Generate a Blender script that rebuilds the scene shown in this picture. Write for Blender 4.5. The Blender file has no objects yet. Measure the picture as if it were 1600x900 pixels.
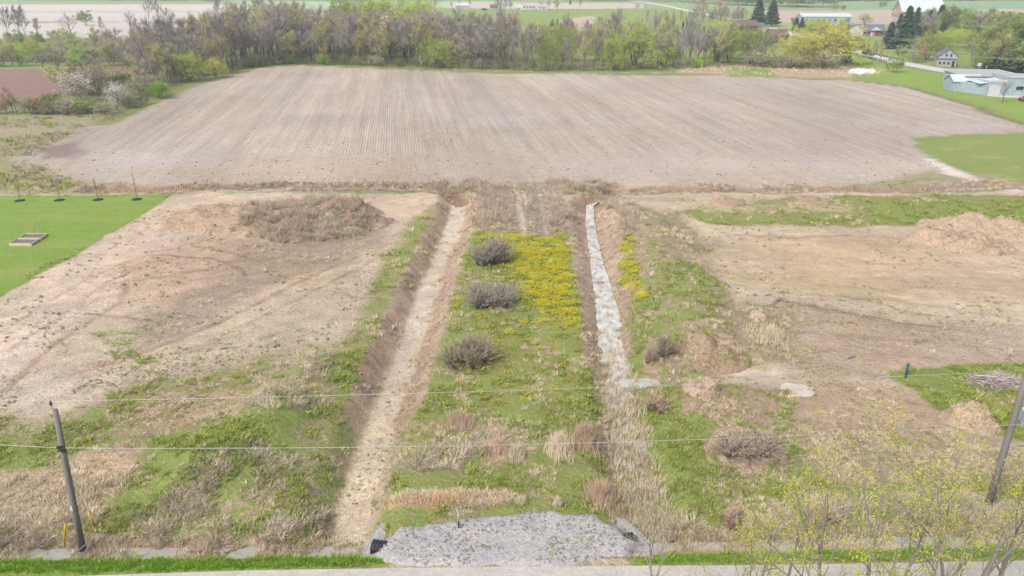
import bpy, math, random
import numpy as np
from mathutils import Vector, Matrix
random.seed(7); RNG = np.random.default_rng(7)
R = math.radians
SC = bpy.context.scene; COL = SC.collection

# ------------------------------------------------------------------ camera, sky, sun, exposure
CAMH = 30.0; PITCH = R(21.58); FPX = 1244.0
cam_d = bpy.data.cameras.new("camera"); cam = bpy.data.objects.new("camera", cam_d); COL.objects.link(cam)
cam_d.sensor_width = 36; cam_d.lens = 36 * FPX / 1600
cam_d.clip_start = .5; cam_d.clip_end = 12000
cam.location = (0, 0, CAMH); cam.rotation_euler = (math.pi / 2 - PITCH, 0, 0)
SC.camera = cam
SUN_EL, SUN_AZ = R(47), R(222)        # azimuth measured clockwise from +Y: light from behind the camera, left
W = bpy.data.worlds.new("World"); SC.world = W; W.use_nodes = True
wn = W.node_tree; wn.nodes.clear()
sky = wn.nodes.new('ShaderNodeTexSky'); sky.sky_type = 'NISHITA'; sky.sun_disc = False
sky.sun_elevation = SUN_EL; sky.sun_rotation = SUN_AZ; sky.air_density = 1.0; sky.dust_density = 3.0
hs = wn.nodes.new('ShaderNodeHueSaturation'); hs.inputs['Saturation'].default_value = .38   # overcast: the cloud deck greys the sky
bg = wn.nodes.new('ShaderNodeBackground'); bg.inputs['Strength'].default_value = .105
wo = wn.nodes.new('ShaderNodeOutputWorld')
wn.links.new(sky.outputs[0], hs.inputs['Color']); wn.links.new(hs.outputs[0], bg.inputs['Color']); wn.links.new(bg.outputs[0], wo.inputs['Surface'])
sd = bpy.data.lights.new("sun", 'SUN'); sd.energy = 1.5; sd.angle = R(10); sd.color = (1, .95, .88)
sun = bpy.data.objects.new("sun", sd); COL.objects.link(sun)
sdir = Vector((math.sin(SUN_AZ) * math.cos(SUN_EL), math.cos(SUN_AZ) * math.cos(SUN_EL), math.sin(SUN_EL)))
sun.rotation_euler = (-sdir).to_track_quat('-Z', 'Y').to_euler()
SC.view_settings.view_transform = 'Standard'; SC.view_settings.look = 'None'
SC.view_settings.exposure = 1.56; SC.view_settings.gamma = 1
SC.cycles.volume_bounces = 2

# ------------------------------------------------------------------ measuring: a sight line of the survey picture to its place on the ground
def ang(py): return PITCH + math.atan((py - 450) / FPX)
def yg(py, z=0.): return (CAMH - z) / math.tan(max(ang(py), .004))
def G(px, py, z=0.):
    Y = yg(py, z); dep = Y * math.cos(PITCH) + (CAMH - z) * math.sin(PITCH)
    return ((px - 800) / FPX * dep, Y)
def AT(px, py, Y):                      # the point on the sight line at distance Y
    z = CAMH - Y * math.tan(ang(py)); dep = Y * math.cos(PITCH) + (CAMH - z) * math.sin(PITCH)
    return Vector(((px - 800) / FPX * dep, Y, z))
def GP(pts, z=0.): return np.array([G(a, b, z) for a, b in pts])
def proj(x, y, z):
    dep = y * math.cos(PITCH) + (CAMH - z) * math.sin(PITCH)
    v = y * math.sin(PITCH) - (CAMH - z) * math.cos(PITCH)
    return 800 + FPX * x / dep, 450 - FPX * v / dep
def lin(c): 
    c = np.array(c, float) / 255.
    return np.where(c <= .04045, c / 12.92, ((c + .055) / 1.055) ** 2.4)
KA = .5
def alb(c, k=1.): return tuple(lin(c) * KA * k)

# ------------------------------------------------------------------ noise
def _hash(ix, iy, s):
    n = (ix.astype(np.int64) * 374761393 + iy.astype(np.int64) * 668265263 + s * 974711) & 0x7fffffff
    n = (n ^ (n >> 13)) * 1274126177 & 0x7fffffff
    return ((n ^ (n >> 16)) & 0xffff) / 65535.
def vnoise(x, y, s=0):
    ix = np.floor(x); iy = np.floor(y); fx = x - ix; fy = y - iy
    fx = fx * fx * (3 - 2 * fx); fy = fy * fy * (3 - 2 * fy)
    a = _hash(ix, iy, s); b = _hash(ix + 1, iy, s); c = _hash(ix, iy + 1, s); d = _hash(ix + 1, iy + 1, s)
    return (a + (b - a) * fx) * (1 - fy) + (c + (d - c) * fx) * fy
def fbm(x, y, sc, o=4, s=0):            # 0..1
    t = 0; a = .5; n = 0
    for i in range(o):
        t = t + a * vnoise(x / sc + 17 * i, y / sc - 31 * i, s + i); n += a; a *= .5; sc *= .5
    return t / n
def sstep(a, b, x):
    t = np.clip((x - a) / (b - a), 0, 1); return t * t * (3 - 2 * t)

def seg_dist(x, y, P, closed=False):
    d = np.full(x.shape, 1e9); n = len(P)
    for i in range(n if closed else n - 1):
        ax, ay = P[i]; bx, by = P[(i + 1) % n]; dx, dy = bx - ax, by - ay; L = dx * dx + dy * dy + 1e-9
        t = np.clip(((x - ax) * dx + (y - ay) * dy) / L, 0, 1)
        d = np.minimum(d, np.hypot(x - ax - t * dx, y - ay - t * dy))
    return d
def poly_sd(x, y, P):                    # positive inside
    ins = np.zeros(x.shape, bool); n = len(P)
    for i in range(n):
        ax, ay = P[i]; bx, by = P[(i + 1) % n]
        c = ((ay > y) != (by > y)) & (x < (bx - ax) * (y - ay) / (by - ay + 1e-12) + ax)
        ins ^= c
    d = seg_dist(x, y, P, True)
    return np.where(ins, d, -d)

# ------------------------------------------------------------------ the lie of the land
LD = GP([(716, 318), (714, 345), (688, 410), (664, 470), (643, 530), (617, 600), (600, 650), (578, 720), (553, 790), (541, 850)], -1.2)
RD = GP([(960, 305), (922, 322), (922, 350), (930, 400), (942, 455), (953, 520), (962, 575), (973, 640), (984, 700), (995, 750), (1012, 815), (1015, 850)], -1.1)
FL = GP([(150, 303), (280, 302), (450, 299), (600, 299), (680, 303), (720, 313)], -.8)
FR = GP([(925, 318), (960, 306), (1050, 303), (1250, 303), (1420, 304), (1560, 298), (1700, 300), (1900, 300)], -.8)
RS = GP([(-500, 872), (0, 866), (300, 864), (560, 862), (700, 861), (1000, 858), (1300, 850), (1620, 844), (2200, 830)], -.5)
NOTCH = GP([(975, 602), (1010, 594), (1060, 584), (1140, 583), (1190, 582)], -.35)
BERM = GP([(1010, 350), (1035, 400), (1065, 460), (1100, 520)])
BERM2 = GP([(500, 575), (460, 620), (400, 665), (340, 720)])
TRK = []
def trk(p, w, dep, col, st=.6): TRK.append((GP(p), w, dep, col, st))
def rough_amp(x, y): return 1.
def height(x, y, fine=True):
    h = np.zeros(x.shape)
    m = (y < 135)
    xx, yy = x[m], y[m]
    wob = (fbm(xx, yy, 3, 3, 5) - .5)
    d = seg_dist(xx, yy, LD) + wob * .7
    hh = -1.25 * (1 - sstep(.8, 3.2, d)) * sstep(34.5, 37, yy)
    d = seg_dist(xx, yy, RD) + wob * .6
    h2 = -1.16 * (1 - sstep(.45, 3.1, d)) + .3 * (fbm(xx, yy, 1.1, 3, 25) - .5) * (d < 2)
    d = seg_dist(xx, yy, FL) + wob * .8
    h3 = -.8 * (1 - sstep(.5, 2.2, d))
    d = seg_dist(xx, yy, FR) + wob * .8
    h4 = -.8 * (1 - sstep(.5, 2.4, d))
    d = seg_dist(xx, yy, RS) + wob * .3
    h5 = -.55 * (1 - sstep(.35, 1.3, d))
    d = seg_dist(xx, yy, NOTCH) + wob * .5
    h6 = -.42 * (1 - sstep(.4, 1.8, d))
    lo = np.minimum.reduce([hh, h2, h3, h4, h5, h6])
    hi = 1.1 * (1 - sstep(.3, 5., seg_dist(xx, yy, BERM) + wob * 2)) + .9 * (1 - sstep(.3, 4., seg_dist(xx, yy, BERM2) + wob * 2))
    # hummocks of the rough ground by the road
    mz = poly_sd(xx, yy, MND) ; hi = hi + 1.0 * sstep(0, 4, mz) * (.4 + fbm(xx, yy, 3, 2, 9))
    mz = poly_sd(xx, yy, MND2); hi = hi + .6 * sstep(0, 3, mz) * (.3 + fbm(xx, yy, 2.4, 3, 19))
    r = np.ones(xx.shape)
    r *= 1 - .95 * sstep(-1, .5, poly_sd(xx, yy, LAWN))
    r *= sstep(33.5, 36.2, yy)
    hz = lo + np.where(lo < -.1, 0, hi)
    hz = hz + r * ((fbm(xx, yy, 1.5, 4, 3) - .5) * .34 + (fbm(xx, yy, 9, 3, 13) - .5) * .35 * sstep(37, 42, yy))
    px0, py0 = G(1003, 600, -1.); q = np.hypot((xx - px0) / 1.7, (yy - py0) / 1.2) + wob; k = 1 - sstep(.6, 1.2, q); hz = hz * (1 - k) - 1.08 * k       # side pool of the wet ditch
    px0, py0 = G(1250, 607); q = np.hypot((xx - px0) / 1.5, (yy - py0) / 1.1) + wob * 1.3; k = 1 - sstep(.6, 1.5, q); hz = hz * (1 - k) - .07 * k       # puddle hollow
    for P, w, dep, c, st in TRK:
        if dep: hz = hz - dep * (1 - sstep(w * .4, w, seg_dist(xx, yy, P)))
    h[m] = hz * (1 - sstep(118, 132, yy) * .8)
    return h
LAWN = GP([(-500, 309), (0, 306), (272, 304), (220, 335), (150, 380), (60, 430), (-10, 468), (-500, 640)])
MND = GP([(180, 760), (300, 690), (430, 640), (520, 640), (510, 700), (470, 770), (380, 815), (230, 820)])
MND2 = GP([(1010, 600), (1120, 590), (1240, 605), (1230, 650), (1140, 690), (1030, 680)])
# wheel tracks and scrape marks on the bare earth
trk([(1215, 468), (1300, 482), (1420, 505), (1480, 512)], .28, .1, (120, 95, 82), .75)
trk([(1225, 474), (1310, 488), (1420, 511)], .22, .06, (130, 105, 90), .5)
trk([(1200, 482), (1222, 466)], .25, .08, (120, 95, 80), .6)
trk([(560, 400), (500, 425), (400, 475), (300, 520), (200, 560), (90, 590)], .45, .1, (176, 140, 118), .6)
trk([(585, 405), (520, 440), (430, 485), (330, 530)], .35, .06, (170, 130, 108), .5)
trk([(10, 610), (60, 560), (130, 510), (190, 470), (200, 440), (300, 425), (400, 415)], .4, .08, (182, 146, 126), .55)
trk([(140, 488), (170, 492), (240, 500)], .3, .06, (130, 95, 80), .6)
trk([(0, 520), (80, 470), (150, 430), (240, 395), (330, 375)], .3, .03, (185, 155, 138), .5)
trk([(20, 545), (100, 490), (170, 440), (250, 405)], .3, .03, (185, 155, 138), .45)
trk([(230, 400), (330, 405), (380, 420), (385, 430)], .25, .05, (130, 98, 84), .6)
trk([(300, 385), (380, 400), (410, 410)], .2, .05, (125, 95, 84), .5)
trk([(1180, 545), (1260, 520), (1350, 525), (1600, 548)], .3, .03, (165, 140, 122), .4)
trk([(1230, 560), (1330, 540), (1480, 560)], .3, .03, (165, 140, 122), .35)
trk([(1240, 655), (1290, 670), (1340, 690), (1400, 700)], .3, .05, (150, 122, 106), .5)
trk([(1150, 365), (1250, 372), (1330, 368)], .4, .03, (165, 138, 120), .5)
trk([(1130, 440), (1200, 455), (1300, 462), (1400, 470), (1600, 500)], .5, .03, (170, 146, 128), .35)
trk([(1100, 330), (1140, 322), (1280, 322), (1330, 324)], .3, 0, (215, 200, 180), .6)

# ------------------------------------------------------------------ what grows and lies where: (outline, edge softness in m, values)
# c colour, g living grass, d dandelions, t dead grass, f drill rows, k clods, s strength
Z = []
def zone(p, soft=1., s=1., z=0., **v): Z.append((GP(p, z), soft, s, v, None))
def band(p, w, soft=.5, s=1., z=0., raw=None, **v): Z.append((GP(p, z) if raw is None else raw, soft, s, v, w))
SAND = (222, 204, 184); DIRT = (216, 198, 174); PINK = (200, 186, 174)
# far country
zone([(-900, -20), (2500, -20), (2500, 60), (-900, 60)], 5, c=(150, 170, 120), g=.3)
zone([(-900, 7), (330, 7), (560, 15), (420, 60), (-900, 62)], 8, c=(214, 204, 198))
zone([(-900, 16), (420, 17), (420, 20), (-900, 20)], 4, c=(190, 185, 170), s=.7)
zone([(-900, 33), (420, 34), (420, 35.5), (-900, 35)], 3, c=(130, 125, 110), s=.8)
zone([(380, 2), (800, 2), (800, 12), (380, 13)], 8, c=(170, 200, 160), g=.3)
zone([(420, 12), (545, 13), (650, 18), (650, 24), (430, 24)], 5, c=(210, 196, 190))
zone([(640, 12), (780, 14), (900, 14), (1100, 14), (1330, 30), (1340, 80), (1000, 66), (700, 47), (560, 30)], 8, c=(120, 165, 80), g=.8)
zone([(700, 4), (1000, 5), (1010, 13), (880, 14), (700, 13)], 5, c=(206, 192, 180))
zone([(870, 37), (885, 30), (920, 25), (950, 20), (930, 27), (925, 34), (945, 42), (900, 44)], 2, c=(205, 178, 165), g=0)
zone([(700, 46), (740, 40), (820, 42), (870, 45), (1000, 48), (1000, 64), (690, 60)], 4, c=(178, 156, 140), g=.1, t=.4)
zone([(1190, 17), (2500, 8), (2500, 36), (1190, 38)], 6, c=(196, 176, 164), g=0)
zone([(1180, 34), (1260, 35), (1260, 46), (1180, 44)], 3, c=(175, 190, 130), g=.6)
zone([(1300, 5), (2500, 1), (2500, 10), (1320, 15)], 6, c=(130, 172, 130), g=.5)
zone([(-900, 60), (200, 60), (420, 40), (420, 102), (200, 170), (-900, 190)], 8, c=(140, 135, 105), g=.5, t=.3)
zone([(-900, 108), (90, 106), (150, 118), (100, 150), (-900, 150)], 3, c=(158, 128, 120), g=0, t=0)
zone([(-900, 100), (80, 101), (130, 106), (90, 108), (-900, 107)], 2, c=(120, 165, 80), g=.9)
zone([(180, 105), (230, 104), (250, 112), (190, 118)], 2, c=(160, 120, 115), g=0)
zone([(420, 45), (1000, 50), (1180, 70), (1180, 112), (420, 108)], 6, c=(140, 140, 90), g=.55, t=.3)
zone([(1000, 55), (1130, 50), (1330, 60), (1345, 84), (1180, 100), (1000, 96)], 6, c=(130, 160, 60), g=.85, t=0)
zone([(1110, 86), (1150, 84), (1150, 92), (1105, 92)], 3, c=(190, 175, 40), d=.5)
zone([(1320, 50), (2500, 60), (2500, 180), (1320, 84)], 5, c=(125, 160, 70), g=.8, t=0)
# the ploughed field
FIELD = [(18, 243), (90, 216), (176, 182), (240, 152), (300, 129), (400, 104), (470, 100), (600, 106), (800, 113), (1060, 115), (1200, 122), (1330, 124), (1420, 136), (1520, 165), (1600, 193), (1640, 205),
         (1420, 214), (1455, 247), (1490, 282), (1300, 294), (1000, 293), (860, 288), (740, 288), (600, 296), (300, 301), (-500, 303), (-500, 264), (5, 262)]
zone([(-900, 165), (60, 180), (200, 170), (200, 182), (90, 220), (40, 250), (-900, 262)], 3, c=(175, 160, 140), g=.45, t=.5)
zone(FIELD, .8, c=PINK, g=0, d=0, t=0, f=1, k=.5)
zone([(60, 232), (120, 222), (140, 238), (115, 248), (70, 246)], 1.5, c=(158, 138, 130), s=.9, f=.2)
zone([(-500, 240), (20, 254), (110, 280), (280, 294), (300, 302), (-500, 305)], 2, c=(178, 166, 130), g=.5, t=.6, f=0, k=.8)
zone([(720, 180), (830, 180), (820, 200), (730, 198)], 4, c=(208, 194, 190), s=.6)
zone([(130, 240), (330, 236), (340, 262), (160, 262)], 4, c=(206, 194, 192), s=.7)
zone([(860, 250), (1300, 244), (1330, 260), (900, 266)], 4, c=(205, 190, 184), s=.5)
zone([(1440, 190), (1590, 195), (1560, 204), (1450, 202)], 2, c=(212, 200, 194), s=.7)
zone([(1180, 205), (1420, 200), (1440, 250), (1250, 256)], 6, c=(188, 172, 168), s=.5)
for p in [(545, 138), (505, 155), (420, 250), (400, 272), (540, 255), (590, 248), (560, 266), (535, 282), (480, 284), (680, 248), (1095, 203), (1088, 185), (1170, 168), (830, 265), (1280, 235), (1380, 285)]:
    a = 10 + (p[1] - 130) * .05; zone([(p[0] - a * 1.6, p[1] - a * .15), (p[0] + a * 1.5, p[1] - a * .3), (p[0] + a * 1.7, p[1] + a * .25), (p[0] - a, p[1] + a * .3)], 1.5, g=.32, d=.12)
zone([(60, 250), (300, 240), (800, 236), (1300, 240), (1480, 262), (1480, 300), (1000, 294), (740, 290), (300, 301), (60, 300)], 5, s=.9, f=.3, k=.6)
zone([(300, 262), (640, 252), (700, 292), (300, 298)], 4, s=.8, g=.14, f=.25, k=.7, c=(206, 186, 168))
band([(160, 193), (300, 132), (400, 105.5), (470, 101), (800, 114.5), (1100, 116.5), (1330, 125)], 1.6, 1.2, c=(120, 130, 70), g=.8, t=.3, f=0)
band([(1330, 124.5), (1420, 137), (1520, 166), (1600, 194), (1640, 208)], .9, .6, c=(120, 110, 60), g=.6, d=.2, f=0)
zone([(1060, 106), (1180, 100), (1330, 104), (1350, 122), (1200, 121), (1060, 114)], 2, c=(190, 170, 145), g=.25, t=.7, f=0)
zone([(1140, 106), (1200, 105), (1210, 120), (1150, 118)], 2, c=(120, 170, 70), g=.8, t=0)
# lawns of the neighbours on the right
zone([(1330, 78), (1400, 103), (1500, 121), (1700, 170), (1760, 240), (1640, 204), (1600, 190), (1520, 162), (1420, 134), (1335, 122), (1345, 104), (1310, 96)], .8, c=(118, 165, 62), g=1., t=0, f=0, k=0)
zone([(1425, 217), (1500, 212), (1700, 209), (1900, 250), (1900, 330), (1590, 300), (1540, 280), (1480, 255), (1450, 236)], .8, c=(130, 160, 80), g=.85, t=.2, f=0)
band([(1455, 250), (1480, 268), (1530, 285), (1600, 302), (1700, 320)], 1.2, 1., c=(214, 200, 190), g=.1, t=0, s=.9)
zone([(1470, 262), (1560, 272), (1620, 295), (1430, 296), (1350, 290)], 2, c=(170, 160, 130), g=.45, t=.4, f=0)
band([(1455, 250), (1480, 266), (1530, 283), (1590, 300)], .9, .8, c=(226, 214, 204), g=.04, t=0, s=.95)
zone([(1462, 262), (1492, 264), (1500, 276), (1468, 272)], 1, c=(228, 216, 206), g=0)
for a_, b_ in ((1490, 232), (1545, 246), (1590, 262), (1520, 222), (1570, 282)): zone([(a_ - 24, b_ - 2), (a_ + 20, b_ - 4), (a_ + 28, b_ + 3), (a_ - 16, b_ + 4)], 3, c=(186, 176, 130), g=.5, t=.5, s=.9)
# strip of ground in front of the field
zone([(-900, 303), (720, 303), (1000, 300), (2500, 300), (3500, 900), (3500, 1600), (-2500, 1600), (-2500, 900)], .8, c=DIRT, g=.03, d=0, t=.05, f=0, k=.6)
zone([(290, 303), (680, 303), (690, 330), (640, 350), (590, 352), (560, 330), (300, 335)], 1, c=(216, 194, 172), k=.2, g=0)
zone([(-500, 309), (0, 306), (272, 304), (220, 335), (150, 380), (60, 430), (-10, 468), (-500, 640)], .35, c=(112, 158, 48), g=1., t=0, k=0)
zone([(60, 372), (180, 340), (230, 322), (200, 350), (110, 400)], 2.5, c=(160, 168, 95), s=.5, t=.2)
zone([(-200, 640), (0, 480), (100, 410), (230, 340), (330, 360), (200, 420), (140, 500), (0, 600)], 2, c=(226, 204, 186), s=.8, g=0, k=.25)
zone([(190, 400), (330, 372), (540, 375), (430, 440), (330, 470), (190, 480)], 2, c=(210, 182, 160), s=.8, k=.5)
zone([(380, 380), (600, 355), (610, 380), (520, 410), (420, 450), (330, 500), (230, 540), (200, 500), (330, 440)], 2, c=(170, 152, 136), s=.8, t=.45, g=.25)
zone([(250, 560), (420, 480), (560, 420), (610, 400), (600, 480), (540, 540), (430, 570), (300, 640)], 2, c=(206, 190, 168), s=.85, g=.14, t=.25, k=.8)
zone([(-100, 640), (60, 580), (200, 540), (200, 600), (120, 650), (-100, 720)], 2, c=(220, 204, 186), s=.85, g=.14, k=.9)
zone([(40, 480), (150, 450), (200, 520), (150, 560), (60, 560)], 2, s=.8, g=.2, k=.8)
zone([(160, 520), (230, 500), (220, 570), (160, 570)], 1.2, g=.6, s=.9, t=.2)
zone([(210, 560), (290, 540), (260, 600), (200, 600)], 1, g=.4, t=.3)
zone([(600, 400), (640, 350), (684, 318), (690, 335), (668, 360), (655, 400), (610, 470), (590, 520), (560, 560), (540, 545)], 1, c=(170, 160, 120), g=.58, d=.1, t=.3)
zone([(630, 385), (650, 360), (655, 390), (625, 450), (610, 450)], .8, g=.75, d=.35)
zone([(560, 520), (600, 470), (592, 560), (575, 620), (560, 700), (520, 800), (480, 855), (-600, 900), (-600, 700), (100, 650), (200, 600), (300, 590), (400, 560)], 1.6, c=(168, 152, 120), g=.6, t=.45, k=.3)
zone([(380, 480), (560, 420), (540, 540), (440, 560)], 2, s=.6, c=(212, 194, 172), t=.1, g=.08)
zone([(190, 640), (330, 600), (430, 610), (380, 680), (250, 720)], 2, s=.8, c=(185, 158, 128), g=.35, t=.6)
zone([(530, 560), (575, 545), (570, 640), (530, 640)], 1, g=.85, t=.1)
zone([(-600, 740), (60, 725), (140, 705), (225, 695), (220, 750), (150, 790), (60, 830), (-600, 860)], 1.2, c=(206, 184, 146), g=.12, t=.9)
zone([(120, 710), (215, 700), (215, 730), (130, 745)], 1, c=(216, 186, 156), g=.05, t=.5)
zone([(-600, 700), (60, 690), (110, 715), (60, 735), (-600, 740)], 1, g=.7, t=.3, c=(140, 150, 80))
zone([(230, 690), (420, 640), (480, 650), (440, 740), (330, 800), (200, 780)], 1.5, g=.85, t=.3, c=(120, 140, 70))
zone([(260, 790), (330, 750), (420, 720), (470, 740), (430, 800), (500, 790), (480, 840), (270, 850)], 1, g=.66, t=.5, c=(165, 155, 120))
# central strip
zone([(738, 300), (752, 286), (858, 286), (875, 300), (890, 368), (740, 364)], 1, c=(158, 142, 126), g=.2, t=.55, k=.4)
zone([(738, 362), (886, 368), (905, 450), (925, 560), (945, 700), (975, 830), (985, 850), (570, 868), (585, 800), (615, 720), (645, 640), (690, 530), (712, 440)], .7, c=(158, 150, 100), g=.74, t=.38, k=.2)
zone([(734, 362), (886, 368), (900, 440), (912, 530), (870, 560), (806, 520), (800, 440), (772, 415), (720, 420)], 1.2, d=.85, g=.85, t=.12, s=1.)
zone([(700, 415), (800, 420), (812, 540), (720, 560), (690, 500)], 2, d=.3)
zone([(800, 470), (912, 520), (935, 640), (880, 640), (740, 640), (700, 560)], 3, d=.25, g=.72, t=.35, c=(165, 150, 90))
zone([(690, 440), (735, 365), (760, 380), (720, 460)], .8, d=.35)
zone([(620, 660), (780, 650), (870, 700), (780, 740), (620, 740)], 1.5, g=.6, t=.5, c=(160, 145, 105))
zone([(600, 772), (690, 764), (795, 770), (790, 788), (680, 792), (610, 790)], .5, g=.1, t=.95, c=(200, 165, 105))
zone([(745, 665), (800, 670), (820, 725), (760, 720)], .6, g=.35, t=.8, c=(190, 165, 140))
zone([(570, 868), (640, 835), (700, 800), (760, 795), (700, 815), (640, 850)], .6, t=.6, g=.5)
band([(808, 288), (812, 330), (817, 366)], .3, .35, c=(214, 198, 178), g=.05, t=.2)
band([(842, 288), (848, 330), (852, 364)], .28, .3, c=(205, 188, 168), g=.1, t=.2, s=.7)
band([(812, 368), (830, 420), (850, 560), (860, 640)], .5, .8, c=(175, 160, 110), g=.6, s=.5, t=.4)
# banks and beds of the ditches
band(None, 2.5, .9, raw=LD[:7], c=(194, 168, 146), g=.08, d=0, t=.3, k=.7)
band(None, 2.5, .8, raw=RD[:7], c=(192, 168, 148), g=.12, d=0, t=.34, k=.6)
band(None, 1.9, .8, raw=RD[6:], c=(176, 156, 130), g=.3, d=0, t=.6, k=.4)
zone([(560, 640), (600, 600), (640, 640), (600, 760), (570, 850), (520, 855), (540, 780)], 1.2, s=.5, c=(165, 150, 115), g=.4, t=.4)
band(None, .95, .4, raw=LD, c=(226, 208, 184), g=0, t=.3, k=.3)
band(None, .5, .4, raw=LD[:7], c=(226, 212, 196), g=0, t=.03, s=.7)
band(None, 1.6, .8, raw=FL, c=(160, 134, 116), g=.06, t=.4, k=.5)
band(None, 1.8, .8, raw=FR, c=(165, 142, 124), g=.2, t=.4, k=.5)
band([(150, 298), (300, 295), (600, 293), (720, 295)], .8, .7, c=(150, 122, 102), s=.85, g=.04, t=.25)
band([(880, 292), (1100, 296), (1400, 299)], .7, .8, c=(130, 118, 98), s=.7, g=.2, t=.4)
band([(965, 310), (1060, 312), (1100, 318)], 1., 1., c=(205, 186, 164), s=.8, g=.1)
# right of the right ditch
zone([(960, 360), (985, 320), (1060, 330), (1110, 390), (1150, 470), (1165, 560), (1120, 585), (1000, 595), (990, 560), (985, 500), (972, 430)], 1.2, c=(176, 156, 132), g=.42, t=.4, k=.6)
zone([(1000, 430), (1110, 420), (1140, 480), (1100, 520), (1000, 560), (985, 480)], 1.5, g=.68, t=.35)
zone([(990, 500), (1010, 560), (1000, 590), (978, 585)], .8, g=.9, t=.05)
zone([(966, 372), (982, 372), (1000, 430), (1008, 465), (988, 470), (975, 430)], .5, g=.6, d=.85, t=0)
zone([(1000, 380), (1015, 395), (1030, 440), (1015, 445)], .5, g=.5, d=.35)
zone([(1060, 330), (1130, 316), (1300, 307), (1450, 303), (1700, 306), (2500, 320), (2500, 380), (1700, 360), (1480, 346), (1350, 356), (1200, 352), (1110, 350)], .9, c=(160, 150, 105), g=.62, t=.35, d=.05)
zone([(1350, 318), (1700, 310), (2500, 330), (2500, 370), (1700, 352), (1480, 345), (1360, 352)], .9, g=.88, t=.12, d=.08)
zone([(1060, 318), (1330, 318), (1330, 330), (1100, 332)], .6, s=.6, c=(205, 190, 150), g=.3, t=.4)
zone([(1100, 380), (1300, 360), (1450, 370), (1700, 400), (1700, 480), (1400, 470), (1200, 450), (1120, 430)], 2.5, s=.8, c=(210, 186, 158), k=.3, g=.03, t=.12)
zone([(1120, 420), (1250, 430), (1420, 450), (1380, 465), (1150, 450)], 2, s=.6, c=(196, 178, 140), g=.12, t=.4)
zone([(1160, 470), (1700, 510), (1700, 580), (1420, 575), (1280, 600), (1180, 560)], 2, s=.7, c=(192, 170, 150), g=.07, t=.22, k=.9)
zone([(1150, 480), (1230, 480), (1250, 560), (1170, 570)], 1.5, s=.8, g=.35, t=.6, c=(170, 155, 120))
zone([(1140, 570), (1215, 572), (1225, 588), (1150, 590)], .6, c=(224, 206, 192), g=0, t=0, k=0)
zone([(1235, 610), (1290, 596), (1420, 605), (1520, 640), (1560, 690), (1500, 730), (1260, 750), (1240, 680)], 1.5, c=(196, 172, 148), g=.1, t=.35, k=.5)
zone([(1250, 690), (1480, 680), (1620, 720), (1620, 760), (1280, 760)], 1.5, c=(180, 160, 132), g=.28, t=.6)
zone([(1385, 576), (1500, 572), (1700, 566), (1900, 640), (1700, 700), (1580, 690), (1500, 655), (1430, 612), (1400, 592)], .6, c=(140, 150, 70), g=.88, t=.2, d=.04)
zone([(1530, 610), (1610, 612), (1620, 640), (1540, 640)], 1, s=.7, c=(190, 165, 110), g=.35, t=.6)
zone([(1000, 600), (1090, 600), (1240, 610), (1235, 660), (1280, 750), (1450, 755), (1800, 740), (2500, 760), (2500, 870), (1700, 850), (1030, 862), (1015, 780), (1000, 700)], 1, c=(160, 148, 110), g=.7, t=.42)
zone([(1000, 640), (1100, 640), (1110, 740), (1060, 820), (1025, 840), (1012, 760)], .8, g=.9, t=.15)
zone([(1060, 600), (1160, 608), (1240, 620), (1220, 660), (1120, 670), (1060, 650)], 1, s=.7, c=(190, 162, 138), g=.3, t=.5)
zone([(1050, 800), (1200, 775), (1320, 790), (1620, 780), (1620, 845), (1060, 850)], .8, s=.8, c=(160, 150, 115), g=.74, t=.5)
# verge of the road
band(None, 1.1, .5, raw=RS, c=(150, 135, 112), g=.3, t=.5)
zone([(-900, 880), (0, 873), (300, 870), (590, 867), (612, 882), (560, 892), (300, 901), (-900, 925)], .35, c=(105, 160, 45), g=1., t=0, k=0)
zone([(985, 872), (1040, 864), (1400, 856), (2500, 838), (2500, 868), (1400, 878), (1000, 888)], .4, c=(110, 160, 45), g=1., t=.05, k=0)
zone([(-900, 925), (300, 901), (600, 887), (1000, 884), (1400, 878), (2500, 862), (2500, 880), (1400, 890), (1000, 892), (700, 894), (300, 912), (-900, 945)], .5, c=(170, 160, 110), g=.5, t=.4)

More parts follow.
